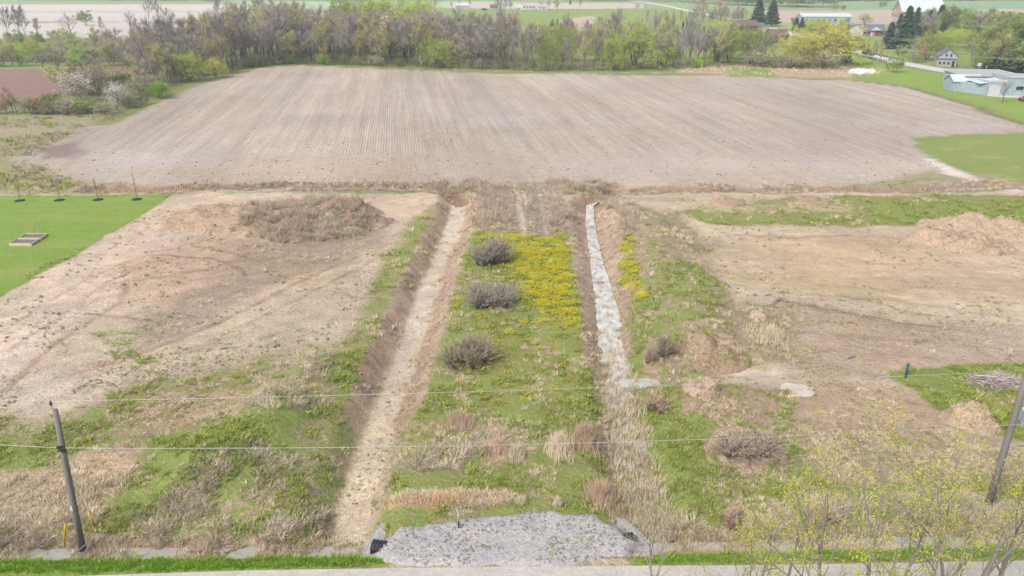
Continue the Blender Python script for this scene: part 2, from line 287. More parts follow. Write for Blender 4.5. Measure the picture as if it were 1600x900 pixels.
def paint(x, y):
    n = x.shape[0]
    C = np.tile(lin((150, 165, 115)), (n, 1)); V = {k: np.zeros(n) for k in 'gdtfk'}
    V['g'][:] = .5
    amp = np.clip(y / 90, .35, 6)
    wx = x + (fbm(x, y, 2.6, 4, 41) - .5) * 2.2 * amp; wy = y + (fbm(x, y, 2.6, 4, 77) - .5) * 2.2 * amp
    jit = np.clip(amp, .35, 1.3)
    for P, soft, s, v, w in Z:
        pad = soft * 2 + (w or 0) + 8
        x0, y0 = P.min(0) - pad; x1, y1 = P.max(0) + pad
        m = np.nonzero((x > x0) & (x < x1) & (y > y0) & (y < y1))[0]
        if not len(m): continue
        sx, sy = wx[m], wy[m]
        if soft <= .4: sx = x[m] + (wx[m] - x[m]) * .55; sy = y[m] + (wy[m] - y[m]) * .55
        if w is None: k = sstep(-soft, soft, poly_sd(sx, sy, P))
        else:
            sx = x[m] + (wx[m] - x[m]) * .5; sy = y[m] + (wy[m] - y[m]) * .5
            k = 1 - sstep(w - soft * .5, w + soft, seg_dist(sx, sy, P))
        k = k * s
        for key, val in v.items():
            if key == 'c': C[m] += (lin(val) - C[m]) * k[:, None]
            else: V[key][m] += (val - V[key][m]) * k
    m = np.nonzero(y < 320)[0]; X, Y = x[m], y[m]; near = Y < 117
    th = np.where(X < -6, R(38), np.where(X > 9, R(-12), R(90))); th = np.where(near, th, R(98)); u = X * np.cos(th) + Y * np.sin(th); v = -X * np.sin(th) + Y * np.cos(th)
    kk = (.3 + .7 * (V['k'][m] > .15)) * (1 - V['g'][m] * .6); st = np.where(near, (fbm(u / 5, v, .9, 4, 131) - .5) * .4 + (fbm(X, Y, 7, 4, 133) - .5) * .36, (fbm(u / 4, v, 16, 2, 131) - .5) * .3 + (fbm(X, Y, 22, 2, 133) - .5) * .3)
    C[m] *= (1 + st * kk)[:, None]; C[m] *= (1 + (fbm(X, Y, 11, 3, 137) - .5)[:, None] * kk[:, None] * np.array([.0, -.07, -.2]))
    for P in (LD[:7], RD[:7]):           # scrape marks left by the bucket, running down the banks
        m = np.nonzero((x > P[:, 0].min() - 4) & (x < P[:, 0].max() + 4) & (y > P[:, 1].min()) & (y < P[:, 1].max() + 2))[0]
        if not len(m): continue
        d = seg_dist(x[m], y[m], P); sg = y[m] * 1. - d * .9; v = (vnoise(sg / .55, sg * 0, 3) - .5) * .34 * sstep(.7, 1.2, d) * (1 - sstep(2.6, 3.3, d)); C[m] *= (1 + v)[:, None]
    for P, w, dep, c, st in TRK:
        x0, y0 = P.min(0) - 3; x1, y1 = P.max(0) + 3
        m = np.nonzero((x > x0) & (x < x1) & (y > y0) & (y < y1))[0]
        if not len(m): continue
        k = (1 - sstep(w * .3, w * 1.3, seg_dist(x[m] + (wx[m] - x[m]) * .25, y[m] + (wy[m] - y[m]) * .25, P))) * st * (.4 + fbm(x[m], y[m], 1.2, 2, 8))
        C[m] += (lin(c) - C[m]) * np.clip(k, 0, 1)[:, None]
    return C, V

# ------------------------------------------------------------------ materials
MATS = {}
class NT:
    def __init__(s, name):
        s.m = bpy.data.materials.new(name); s.m.use_nodes = True; s.t = s.m.node_tree; s.t.nodes.clear()
        s.out = s.n('ShaderNodeOutputMaterial'); s.b = s.n('ShaderNodeBsdfPrincipled'); s.t.links.new(s.b.outputs[0], s.out.inputs[0])
        s.b.inputs['Roughness'].default_value = .9; s.b.inputs['Specular IOR Level'].default_value = .15
    def n(s, t, **kw):
        o = s.t.nodes.new(t)
        for k, v in kw.items(): setattr(o, k, v)
        return o
    def L(s, a, b): s.t.links.new(a, b)
    def val(s, inp, v):
        if hasattr(v, 'links') or hasattr(v, 'is_linked'): s.L(v, inp)
        else: inp.default_value = v
    def math(s, op, a, b=0., clamp=False):
        o = s.n('ShaderNodeMath', operation=op, use_clamp=clamp); s.val(o.inputs[0], a); s.val(o.inputs[1], b); return o.outputs[0]
    def mix(s, f, a, b, mode='MIX'):
        o = s.n('ShaderNodeMix', data_type='RGBA', blend_type=mode); s.val(o.inputs[0], f)
        for i, v in ((6, a), (7, b)):
            if isinstance(v, tuple): o.inputs[i].default_value = (*v[:3], 1)
            else: s.L(v, o.inputs[i])
        return o.outputs[2]
    def noise(s, vec, scale, det=3., rough=.55, dist=0.):
        o = s.n('ShaderNodeTexNoise'); s.L(vec, o.inputs['Vector']); o.inputs['Scale'].default_value = scale
        o.inputs['Detail'].default_value = det; o.inputs['Roughness'].default_value = rough; o.inputs['Distortion'].default_value = dist
        return o.outputs[0]
    def spread(s, v, k=2.4): return s.math('ADD', s.math('MULTIPLY', s.math('SUBTRACT', v, .5), k), .5)
    def scalev(s, vec, sx, sy, sz, rot=0.):
        o = s.n('ShaderNodeMapping'); s.L(vec, o.inputs[0]); o.inputs['Scale'].default_value = (sx, sy, sz); o.inputs['Rotation'].default_value = (0, 0, rot); return o.outputs[0]
    def gain(s, col, fac):               # multiply colour by scalar
        o = s.n('ShaderNodeVectorMath', operation='SCALE'); s.L(col, o.inputs[0]); s.val(o.inputs['Scale'], fac); return o.outputs[0]
    def bump(s, h, strength, dist):
        o = s.n('ShaderNodeBump'); s.L(h, o.inputs['Height']); o.inputs['Strength'].default_value = strength; o.inputs['Distance'].default_value = dist
        s.L(o.outputs[0], s.b.inputs['Normal'])
def ground_material():
    T = NT('ground_earth')
    pos = T.n('ShaderNodeNewGeometry').outputs['Position']
    col = T.n('ShaderNodeAttribute', attribute_name='Col').outputs['Color']
    va = T.n('ShaderNodeSeparateColor'); T.L(T.n('ShaderNodeAttribute', attribute_name='Veg').outputs['Color'], va.inputs[0])
    xa = T.n('ShaderNodeSeparateColor'); T.L(T.n('ShaderNodeAttribute', attribute_name='Aux').outputs['Color'], xa.inputs[0])
    g, d, t = va.outputs; f, k, _ = xa.outputs
    nL = T.noise(pos, .12, 4); nM = T.noise(pos, .7, 4, .6); nF = T.noise(pos, 3.2, 4, .65); nX = T.noise(pos, 11, 3, .7)
    br = T.math('ADD', T.math('MULTIPLY', T.spread(nM, 1.6), .34), T.math('ADD', T.math('MULTIPLY', T.spread(nF, 2.2), .34), T.math('ADD', T.math('MULTIPLY', T.spread(nX, 1.8), .26), T.math('MULTIPLY', nL, .24))))
    soil = T.gain(col, T.math('ADD', br, .42))
    # warmer and greyer patches of earth
    soil = T.mix(T.math('MULTIPLY', T.spread(T.noise(pos, .33, 3), 1.6), .22, True), soil, T.mix(1., soil, (.97, .80, .66), 'MULTIPLY'))
    # clods and pockmarks
    cl = T.math('SUBTRACT', T.noise(T.scalev(pos, .8, 1.1, 1), 3.4, 3, .7, .3), .585)
    clm = T.math('MULTIPLY', T.math('MULTIPLY', cl, 16, True), T.math('MULTIPLY', k, .75))
    soil = T.mix(clm, soil, T.gain(soil, .5))
    cl2 = T.math('MULTIPLY', T.math('SUBTRACT', T.noise(pos, 6.5, 2, .6), .60), 20, True)
    soil = T.mix(T.math('MULTIPLY', cl2, T.math('MULTIPLY', k, .6)), soil, T.mix(1., soil, (.62, .6, .5), 'MULTIPLY'))
    cr = T.math('MULTIPLY', T.math('SUBTRACT', T.noise(T.scalev(pos, .7, 1.2, 1), 4.6, 3, .7, .2), .6), 14, True)
    soil = T.mix(T.math('MULTIPLY', cr, .55), soil, T.mix(1., T.gain(soil, 1.3), (1., .97, .9), 'MULTIPLY'))
    p3 = T.math('MULTIPLY', T.math('SUBTRACT', T.noise(T.scalev(pos, .7, 1.3, 1, .3), 1.9, 4, .75, .5), .565), 13, True); soil = T.mix(T.math('MULTIPLY', p3, T.math('ADD', T.math('MULTIPLY', k, .5), .1)), soil, T.mix(1., T.gain(soil, .72), (1., .95, .86), 'MULTIPLY'))
    p4 = T.math('MULTIPLY', T.math('SUBTRACT', T.noise(T.scalev(pos, .6, 1.4, 1, -.4), 2.3, 4, .75, .5), .58), 13, True); soil = T.mix(T.math('MULTIPLY', p4, T.math('ADD', T.math('MULTIPLY', k, .5), .1)), soil, T.mix(1., T.gain(soil, 1.28), (1., .98, .94), 'MULTIPLY'))
    # drill rows
    rot = T.scalev(pos, 1, 1, 1, R(-8))
    wv = T.n('ShaderNodeTexWave', wave_type='BANDS', bands_direction='X'); T.L(rot, wv.inputs[0]); wv.inputs['Scale'].default_value = .62; wv.inputs['Distortion'].default_value = 1.2; wv.inputs['Detail'].default_value = 2; wv.inputs['Detail Scale'].default_value = .5
    st = T.noise(T.scalev(rot, 1, .02, 1), .32, 2, .6); st2 = T.noise(T.scalev(rot, 1, .03, 1), 1.3, 2, .6)
    rows = T.math('ADD', T.math('MULTIPLY', T.math('SUBTRACT', wv.outputs[1], .5), .12), T.math('ADD', T.math('MULTIPLY', T.math('SUBTRACT', st, .5), .6), T.math('MULTIPLY', T.math('SUBTRACT', st2, .5), .6)))
    soil = T.gain(soil, T.math('ADD', T.math('MULTIPLY', rows, f), 1.))
    # dead grass
    nd = T.spread(T.noise(T.scalev(pos, 1, .45, 1, .5), 2.6, 4, .7, .6), 2.6)
    dm = T.math('MULTIPLY', T.math('SUBTRACT', t, nd), 3.2, False); dm = T.math('ADD', dm, .1, True)
    straw = T.mix(T.spread(nF, 2.2), tuple(lin((152, 130, 112))), tuple(lin((232, 212, 180))))
    c1 = T.mix(T.math('MULTIPLY', dm, .8), soil, straw)
    # living grass
    ng = T.spread(T.math('ADD', T.math('MULTIPLY', nM, .55), T.math('MULTIPLY', nF, .45)), 3.4)
    gm = T.math('ADD', T.math('MULTIPLY', T.math('SUBTRACT', g, ng), 3.), .15, True)
    gv = T.spread(T.math('ADD', T.math('MULTIPLY', nX, .5), T.math('MULTIPLY', nF, .5)), 2.6)
    green = T.mix(gv, tuple(lin((100, 122, 62))), tuple(lin((172, 188, 96))))
    green = T.mix(T.math('MULTIPLY', T.spread(nL, 2.), .35, True), green, tuple(lin((176, 172, 112))))
    lush = T.math('MULTIPLY', T.math('SUBTRACT', g, .9), 8, True)
    gl = T.mix(T.spread(T.math('ADD', T.math('MULTIPLY', nX, .4), T.math('MULTIPLY', nM, .6)), 2.), tuple(lin((122, 156, 52))), tuple(lin((156, 186, 84))))
    gl = T.mix(T.math('MULTIPLY', T.math('SUBTRACT', T.noise(T.scalev(pos, .6, 1.2, 1), .16, 4, .6), .47), 3.2, True), gl, tuple(lin((172, 176, 104))))
    gl = T.gain(gl, T.math('ADD', .86, T.math('MULTIPLY', T.spread(T.noise(T.scalev(pos, .25, 1.4, 1), .8, 3, .6), 1.4), .28)))
    green = T.mix(lush, green, gl)
    c2 = T.mix(gm, c1, green)
    # dandelions
    vd = T.noise(pos, 6.5, 3, .8); nd2 = T.spread(T.math('ADD', T.math('MULTIPLY', vd, .6), T.math('MULTIPLY', T.noise(pos, .9, 2), .4)), 3.4)
    ym = T.math('MULTIPLY', T.math('SUBTRACT', T.math('MULTIPLY', d, .8), nd2), 3, True)
    c3 = T.mix(ym, c2, tuple(lin((208, 198, 60))))
    T.L(T.gain(c3, KA), T.b.inputs['Base Color'])
    hb = T.math('ADD', T.math('MULTIPLY', nF, .7), T.math('ADD', T.math('MULTIPLY', nX, .35), T.math('ADD', T.math('MULTIPLY', T.math('MULTIPLY', wv.outputs[1], f), .25), T.math('MULTIPLY', cl2, T.math('MULTIPLY', k, .25)))))
    T.bump(hb, 1., .3)
    return T.m
BOOST = dict(grass_dead=1.75, grass_lush=1.3, grass_=1.4, stems_=1.6, reeds_=1.25, shrub_=1.9, twigs_=1.75, bark_=1.3, buds_=1.7, leaves_=1.7, weeds_=1.3, needles_=1.35, blossom_=1.3)   # reflectance of single blades and twigs; they shade one another in the mass
def simple(name, c, var=.25, scale=3., rough=.9, c2=None, spec=.15, rnd=0., metal=0., bump=0., trans=0., stretch=None):
    if name in MATS: return MATS[name]
    kb = next((v for k, v in BOOST.items() if name.startswith(k)), 1.)
    T = NT(name); co = T.n('ShaderNodeTexCoord').outputs['Object']
    if stretch: co = T.scalev(co, *stretch)
    n = T.noise(co, scale, 3, .6)
    base = T.mix(T.spread(n, 2.), alb(c, kb), alb(c2 or [v * .8 for v in c], kb))
    fac = T.math('ADD', T.math('MULTIPLY', T.spread(n, 1.5), var), 1 - var / 2)
    if rnd:
        r = T.n('ShaderNodeObjectInfo').outputs['Random']
        fac = T.math('ADD', fac, T.math('MULTIPLY', T.math('SUBTRACT', r, .5), rnd))
        base = T.mix(T.math('MULTIPLY', T.math('FRACT', T.math('MULTIPLY', r, 7.3)), min(.8, rnd * 1.6)), base, alb(c2 or c, kb))
    T.L(T.gain(base, fac), T.b.inputs['Base Color']); T.b.inputs['Roughness'].default_value = rough
    T.b.inputs['Specular IOR Level'].default_value = spec; T.b.inputs['Metallic'].default_value = metal
    if bump: T.bump(n, bump, .05)
    if trans:                            # thin leaves let light through
        tr = T.n('ShaderNodeBsdfTranslucent'); T.L(T.gain(base, fac), tr.inputs[0]); mx = T.n('ShaderNodeMixShader'); mx.inputs[0].default_value = trans
        T.L(T.b.outputs[0], mx.inputs[1]); T.L(tr.outputs[0], mx.inputs[2]); T.L(mx.outputs[0], T.out.inputs[0])
    MATS[name] = T.m; return T.m
def water_mat(name, tint=(120, 130, 132), rough=.08):
    if name in MATS: return MATS[name]
    T = NT(name); co = T.n('ShaderNodeNewGeometry').outputs['Position']
    T.b.inputs['Base Color'].default_value = (*alb(tint), 1); T.b.inputs['Roughness'].default_value = rough; T.b.inputs['Specular IOR Level'].default_value = .9
    T.b.inputs['IOR'].default_value = 1.45
    T.bump(T.noise(co, 2.5, 2), .12, .05); MATS[name] = T.m; return T.m
GM = ground_material()

# ------------------------------------------------------------------ object helpers
def link(name, me, mat=None, parent=None, loc=None):
    o = bpy.data.objects.new(name, me); COL.objects.link(o)
    if mat is not None and me is not None and not me.materials: me.materials.append(mat)
    if parent is not None: o.parent = parent
    if loc is not None: o.location = loc
    return o
def tag(o, label=None, cat=None, group=None, kind=None):
    if label: o['label'] = label
    if cat: o['category'] = cat
    if group: o['group'] = group
    if kind: o['kind'] = kind
    return o
def empty(name, loc, rz=0., label=None, cat=None, group=None):
    o = bpy.data.objects.new(name, None); COL.objects.link(o); o.location = loc; o.rotation_euler = (0, 0, rz); o.empty_display_size = .3
    return tag(o, label, cat, group)
def dup(o, parent=None):
    c = o.copy(); COL.objects.link(c); c.parent = parent
    for ch in list(o.children): dup(ch, c)
    return c
class MB:
    def __init__(s): s.v = []; s.f = []
    def box(s, c, d, rz=0., taper=1., M=None):
        n = len(s.v); cs, sn = math.cos(rz), math.sin(rz)
        for k in range(8):
            x = (1 if k & 1 else -1) * d[0] / 2; y = (1 if k & 2 else -1) * d[1] / 2; z = (1 if k & 4 else -1) * d[2] / 2
            if k & 4: x *= taper; y *= taper
            p = Vector((c[0] + x * cs - y * sn, c[1] + x * sn + y * cs, c[2] + z))
            s.v.append(tuple(M @ p) if M else tuple(p))
        s.f += [tuple(n + i for i in q) for q in ((0, 2, 3, 1), (4, 5, 7, 6), (0, 1, 5, 4), (2, 6, 7, 3), (0, 4, 6, 2), (1, 3, 7, 5))]; return s
    def tube(s, pts, rad, n=6, cap=True):
        pts = [Vector(p) for p in pts]; rad = rad if hasattr(rad, '__len__') else [rad] * len(pts); b = len(s.v)
        for i, p in enumerate(pts):
            t = (pts[min(i + 1, len(pts) - 1)] - pts[max(i - 1, 0)]).normalized()
            a = t.cross(Vector((0, 0, 1)) if abs(t.z) < .9 else Vector((1, 0, 0))).normalized(); c = t.cross(a)
            for k in range(n):
                th = 2 * math.pi * k / n; s.v.append(tuple(p + (a * math.cos(th) + c * math.sin(th)) * rad[i]))
        for i in range(len(pts) - 1):
            for k in range(n):
                s.f.append((b + i * n + k, b + i * n + (k + 1) % n, b + (i + 1) * n + (k + 1) % n, b + (i + 1) * n + k))
        if cap and n > 2: s.f.append(tuple(b + k for k in range(n))[::-1]); s.f.append(tuple(b + (len(pts) - 1) * n + k for k in range(n)))
        return s
    def tri(s, a, b, c): n = len(s.v); s.v += [tuple(a), tuple(b), tuple(c)]; s.f.append((n, n + 1, n + 2)); return s
    def poly(s, pts): n = len(s.v); s.v += [tuple(p) for p in pts]; s.f.append(tuple(range(n, n + len(pts)))); return s
    def prism(s, pts, y0, y1):           # outline in xz, pushed along y
        n = len(s.v); m = len(pts); s.v += [(p[0], y0, p[1]) for p in pts] + [(p[0], y1, p[1]) for p in pts]
        s.f.append(tuple(range(n, n + m))); s.f.append(tuple(range(n + 2 * m - 1, n + m - 1, -1)))
        for i in range(m): j = (i + 1) % m; s.f.append((n + j, n + i, n + m + i, n + m + j))
        return s
    def lathe(s, prof, c=(0, 0, 0), n=10, axis='z'):
        b = len(s.v)
        for r, h in prof:
            for k in range(n):
                a = 2 * math.pi * k / n; p = (r * math.cos(a), r * math.sin(a), h)
                if axis == 'x': p = (p[2], p[0], p[1])
                if axis == 'y': p = (p[0], p[2], p[1])
                s.v.append((c[0] + p[0], c[1] + p[1], c[2] + p[2]))
        for i in range(len(prof) - 1):
            for k in range(n): s.f.append((b + i * n + k, b + i * n + (k + 1) % n, b + (i + 1) * n + (k + 1) % n, b + (i + 1) * n + k))
        s.f.append(tuple(b + k for k in range(n))[::-1]); s.f.append(tuple(b + (len(prof) - 1) * n + k for k in range(n)))
        return s
    def mesh(s, name, smooth=False):
        me = bpy.data.meshes.new(name); me.from_pydata(s.v, [], s.f); me.update()
        if smooth: me.polygons.foreach_set('use_smooth', [True] * len(me.polygons))
        return me
    def build(s, name, mat, parent=None, smooth=False, loc=None): return link(name, s.mesh(name, smooth), mat, parent, loc)

def grid_mesh(name, XS, YS, hfun, keep=None, zoff=0.):
    X, Y = np.meshgrid(XS, YS); x = X.ravel(); y = Y.ravel(); z = hfun(x, y) + zoff
    nx, ny = len(XS), len(YS)
    i = np.arange(nx - 1)[None, :] + np.arange(ny - 1)[:, None] * nx; i = i.ravel()
    F = np.stack([i, i + 1, i + nx + 1, i + nx], 1)
    if keep is not None:
        kk = keep(x, y); F = F[kk[F].any(1)]
        used = np.unique(F); mp = np.full(len(x), -1); mp[used] = np.arange(len(used)); F = mp[F]; x, y, z = x[used], y[used], z[used]
    me = bpy.data.meshes.new(name); me.vertices.add(len(x)); me.vertices.foreach_set('co', np.stack([x, y, z], 1).ravel().astype(np.float32))
    me.loops.add(F.size); me.loops.foreach_set('vertex_index', F.ravel().astype(np.int32))
    me.polygons.add(len(F)); me.polygons.foreach_set('loop_start', (np.arange(len(F)) * 4).astype(np.int32))
    me.update(calc_edges=True); me.polygons.foreach_set('use_smooth', [True] * len(F))
    return me, x, y
def put_attr(me, C, V):
    n = len(me.vertices)
    for nm, arr in (('Col', C), ('Veg', np.stack([V['g'], V['d'], V['t']], 1)), ('Aux', np.stack([V['f'], V['k'], V['f'] * 0], 1))):
        a = me.color_attributes.new(nm, 'FLOAT_COLOR', 'POINT'); a.data.foreach_set('color', np.concatenate([arr, np.ones((n, 1))], 1).ravel().astype(np.float32))

# ------------------------------------------------------------------ ground sheet
def spaced(a, b, st, gr, lim):
    c = list(np.arange(a, b + 1e-6, st)); s = st
    while c[-1] < lim: s *= gr; c.append(c[-1] + s)
    return c
xs = spaced(0, 62, .27, 1.045, 2600); XS = np.array([-v for v in xs[:0:-1]] + xs)
ys = spaced(31, 122, .24, 1.028, 2600); YS = np.array([-2600, -800, -200, -60, -20, 0, 10, 18, 24, 28, 30] + ys)
me, gx, gy = grid_mesh('ground', XS, YS, height)
C, V = paint(gx, gy); put_attr(me, C, V)
ground = link('ground', me, GM); tag(ground, kind='structure')

# ------------------------------------------------------------------ road, driveway, far road
def strip(name, pts, w, mat, z=.03, n=40, crown=.06):
    P = np.array(pts); d = np.r_[0, np.cumsum(np.hypot(*np.diff(P, axis=0).T))]; t = np.linspace(0, d[-1], n)
    X = np.interp(t, d, P[:, 0]); Y = np.interp(t, d, P[:, 1]); b = MB(); tx = np.gradient(X); ty = np.gradient(Y); L = np.hypot(tx, ty)
    offs = [-.5, -.25, 0, .25, .5]
    for i in range(n):
        for o in offs: b.v.append((X[i] - ty[i] / L[i] * w * o, Y[i] + tx[i] / L[i] * w * o, z + crown * (1 - abs(o) * 2)))
    for i in range(n - 1):
        for k in range(4): a = i * 5 + k; b.f.append((a + 1, a, a + 5, a + 6))
    return b.build(name, mat, smooth=True)
def gravel_mat(name, c, c2, speck=.5, scale=9):
    T = NT(name); pos = T.n('ShaderNodeNewGeometry').outputs['Position']
    v = T.n('ShaderNodeTexVoronoi'); T.L(pos, v.inputs[0]); v.inputs['Scale'].default_value = scale
    s = T.n('ShaderNodeSeparateColor'); T.L(v.outputs['Color'], s.inputs[0])
    a = T.mix(T.spread(T.noise(pos, .5, 4), 2.2), alb(c), alb(c2)); nf = T.noise(pos, 4, 4, .7)
    f = T.math('ADD', T.math('MULTIPLY', T.math('SUBTRACT', s.outputs[0], .5), speck), T.math('ADD', T.math('MULTIPLY', T.math('SUBTRACT', nf, .5), .5), 1.))
    a = T.gain(a, f); dk = T.math('MULTIPLY', T.math('SUBTRACT', T.noise(pos, 6.1, 2, .5), .69), 25, True); a = T.mix(T.math('MULTIPLY', dk, .35), a, alb((95, 85, 80)))
    T.L(a, T.b.inputs['Base Color']); T.bump(T.math('ADD', v.outputs[0], nf), .4, .04); return T.m
RM = gravel_mat('road_surface', (190, 184, 178), (206, 200, 192), .15, 12)
edge = [G(px, py) for px, py in ((-900, 935), (0, 905), (400, 892), (800, 886), (1200, 884), (1600, 877), (2500, 860))]
road = strip('road', [(x, y - 3.5) for x, y in edge], 7., RM, z=.05); tag(road, kind='structure')
far_road_pts = [G(985, 1), G(1010, 4), G(1045, 10), G(1080, 18)] + [G(1130, 27), G(1200, 43), G(1270, 62), G(1330, 78.5), G(1360, 88), G(1400, 97), G(1450, 106), G(1500, 115), G(1555, 124), G(1620, 133), G(1760, 150)]
fr = strip('far_road', far_road_pts, 7.5, gravel_mat('far_road_surface', (205, 198, 190), (222, 214, 208), .1, 8), z=.06, n=120, crown=.05); tag(fr, kind='structure')
# gravel entrance: raised pad over the culvert
PAD = GP([(592, 872), (598, 850), (612, 836), (622, 822), (660, 822), (700, 810), (760, 806), (860, 798), (930, 806), (962, 822), (984, 846), (975, 858), (930, 872), (900, 886), (620, 888)])
def pad_h(x, y):
    s = poly_sd(x + (fbm(x, y, 1.2, 3, 4) - .5) * .8, y + (fbm(x, y, 1.2, 3, 14) - .5) * .8, PAD)
    return -.5 + .66 * sstep(-.9, .5, s) + (fbm(x, y, .9, 3, 6) - .5) * .035
pm, px_, py_ = grid_mesh('gravel_driveway', np.arange(-9, 9, .12), np.arange(34.4, 41.5, .12), pad_h, lambda x, y: poly_sd(x, y, PAD) > -1.3)
pad = link('gravel_driveway', pm, gravel_mat('gravel', (172, 170, 173), (190, 184, 177), .5, 12)); tag(pad, kind='structure')

# ------------------------------------------------------------------ water
WS = None
def water(name, poly, z, mat, inset=0):
    b = MB(); b.poly([(x, y, z) for x, y in poly]); o = b.build(name, mat); tag(o, kind='structure'); return o
WD = water_mat('murky_water', (176, 172, 158), .15)
def mud_and_sheen():  # sky reflection painted in as pale colour; the darker patches are mud
    T = NT('mud_sky_sheen_water'); pos = T.n('ShaderNodeNewGeometry').outputs['Position']; n = T.spread(T.noise(T.scalev(pos, 1.6, .8, 1), 1.1, 4, .7), 3.)
    T.L(T.mix(T.math('ADD', n, 0., True), alb((158, 148, 134)), alb((232, 228, 218))), T.b.inputs['Base Color']); T.L(T.math('SUBTRACT', .6, T.math('MULTIPLY', n, .55), True), T.b.inputs['Roughness'])
    T.b.inputs['Specular IOR Level'].default_value = .8; T.bump(n, .06, .03); return T.m
WS = mud_and_sheen()
WM = water_mat('still_water', (232, 230, 224), .1)  # near-white base colour stands in for the bright sky mirrored in the water
def blob(px, py, rx, ry, n=22, seed=0, z=0.):
    r = random.Random(seed); o = []
    for i in range(n):
        a = 2 * math.pi * i / n; k = 1 + r.uniform(-.16, .16); o.append(G(px + math.cos(a) * rx * k, py + math.sin(a) * ry * k, z))
    return o
def ribbon(P, w):
    P = np.array(P); t = np.gradient(P, axis=0); n = np.stack([-t[:, 1], t[:, 0]], 1) / np.hypot(t[:, 0], t[:, 1])[:, None]
    return np.r_[P + n * w, (P - n * w)[::-1]]
def water_ribbon(name, P, w, z, mat):
    P = np.array(P); t = np.gradient(P, axis=0); n = np.stack([-t[:, 1], t[:, 0]], 1) / np.hypot(t[:, 0], t[:, 1])[:, None]; b = MB()
    ws = np.full(len(P), w) if not hasattr(w, '__len__') else w
    for p, q, w in zip(P, n, ws): b.v += [(p[0] + q[0] * w, p[1] + q[1] * w, z), (p[0] - q[0] * w, p[1] - q[1] * w, z)]
    for i in range(len(P) - 1): b.f.append((2 * i + 1, 2 * i, 2 * i + 2, 2 * i + 3))
    o = b.build(name, mat); return tag(o, kind='structure')
water_ribbon('ditch_water', np.r_[[RD[0] * .35 + RD[1] * .65], RD[1:8]], [.1, .55, .6, .7, 1.0, 1.4, 2, 2], -1.01, WS); water_ribbon('reed_bed_water', RD[7:], 1.3, -1.06, WD)
water_ribbon('roadside_water', RS[:4], .5, -.535, WD); water_ribbon('roadside_water', RS[5:], .5, -.535, WD)
water('inlet_water', blob(1003, 600, 32, 15, 16, 8, -1.), -1.0, water_mat('green_water', (192, 198, 190)))
water('field_ditch_water', ribbon(GP([(1290, 303.5), (1350, 303.8), (1410, 304.5)], -.7), .9), -.72, WM)
water('pond_water', blob(1347, 111.5, 25, 4.6, 26, 3), .03, WM)
water('puddle', blob(1250, 607, 34, 13, 24, 5), -.03, simple('muddy_water', (222, 208, 190), .05, 1., .3, spec=.5))

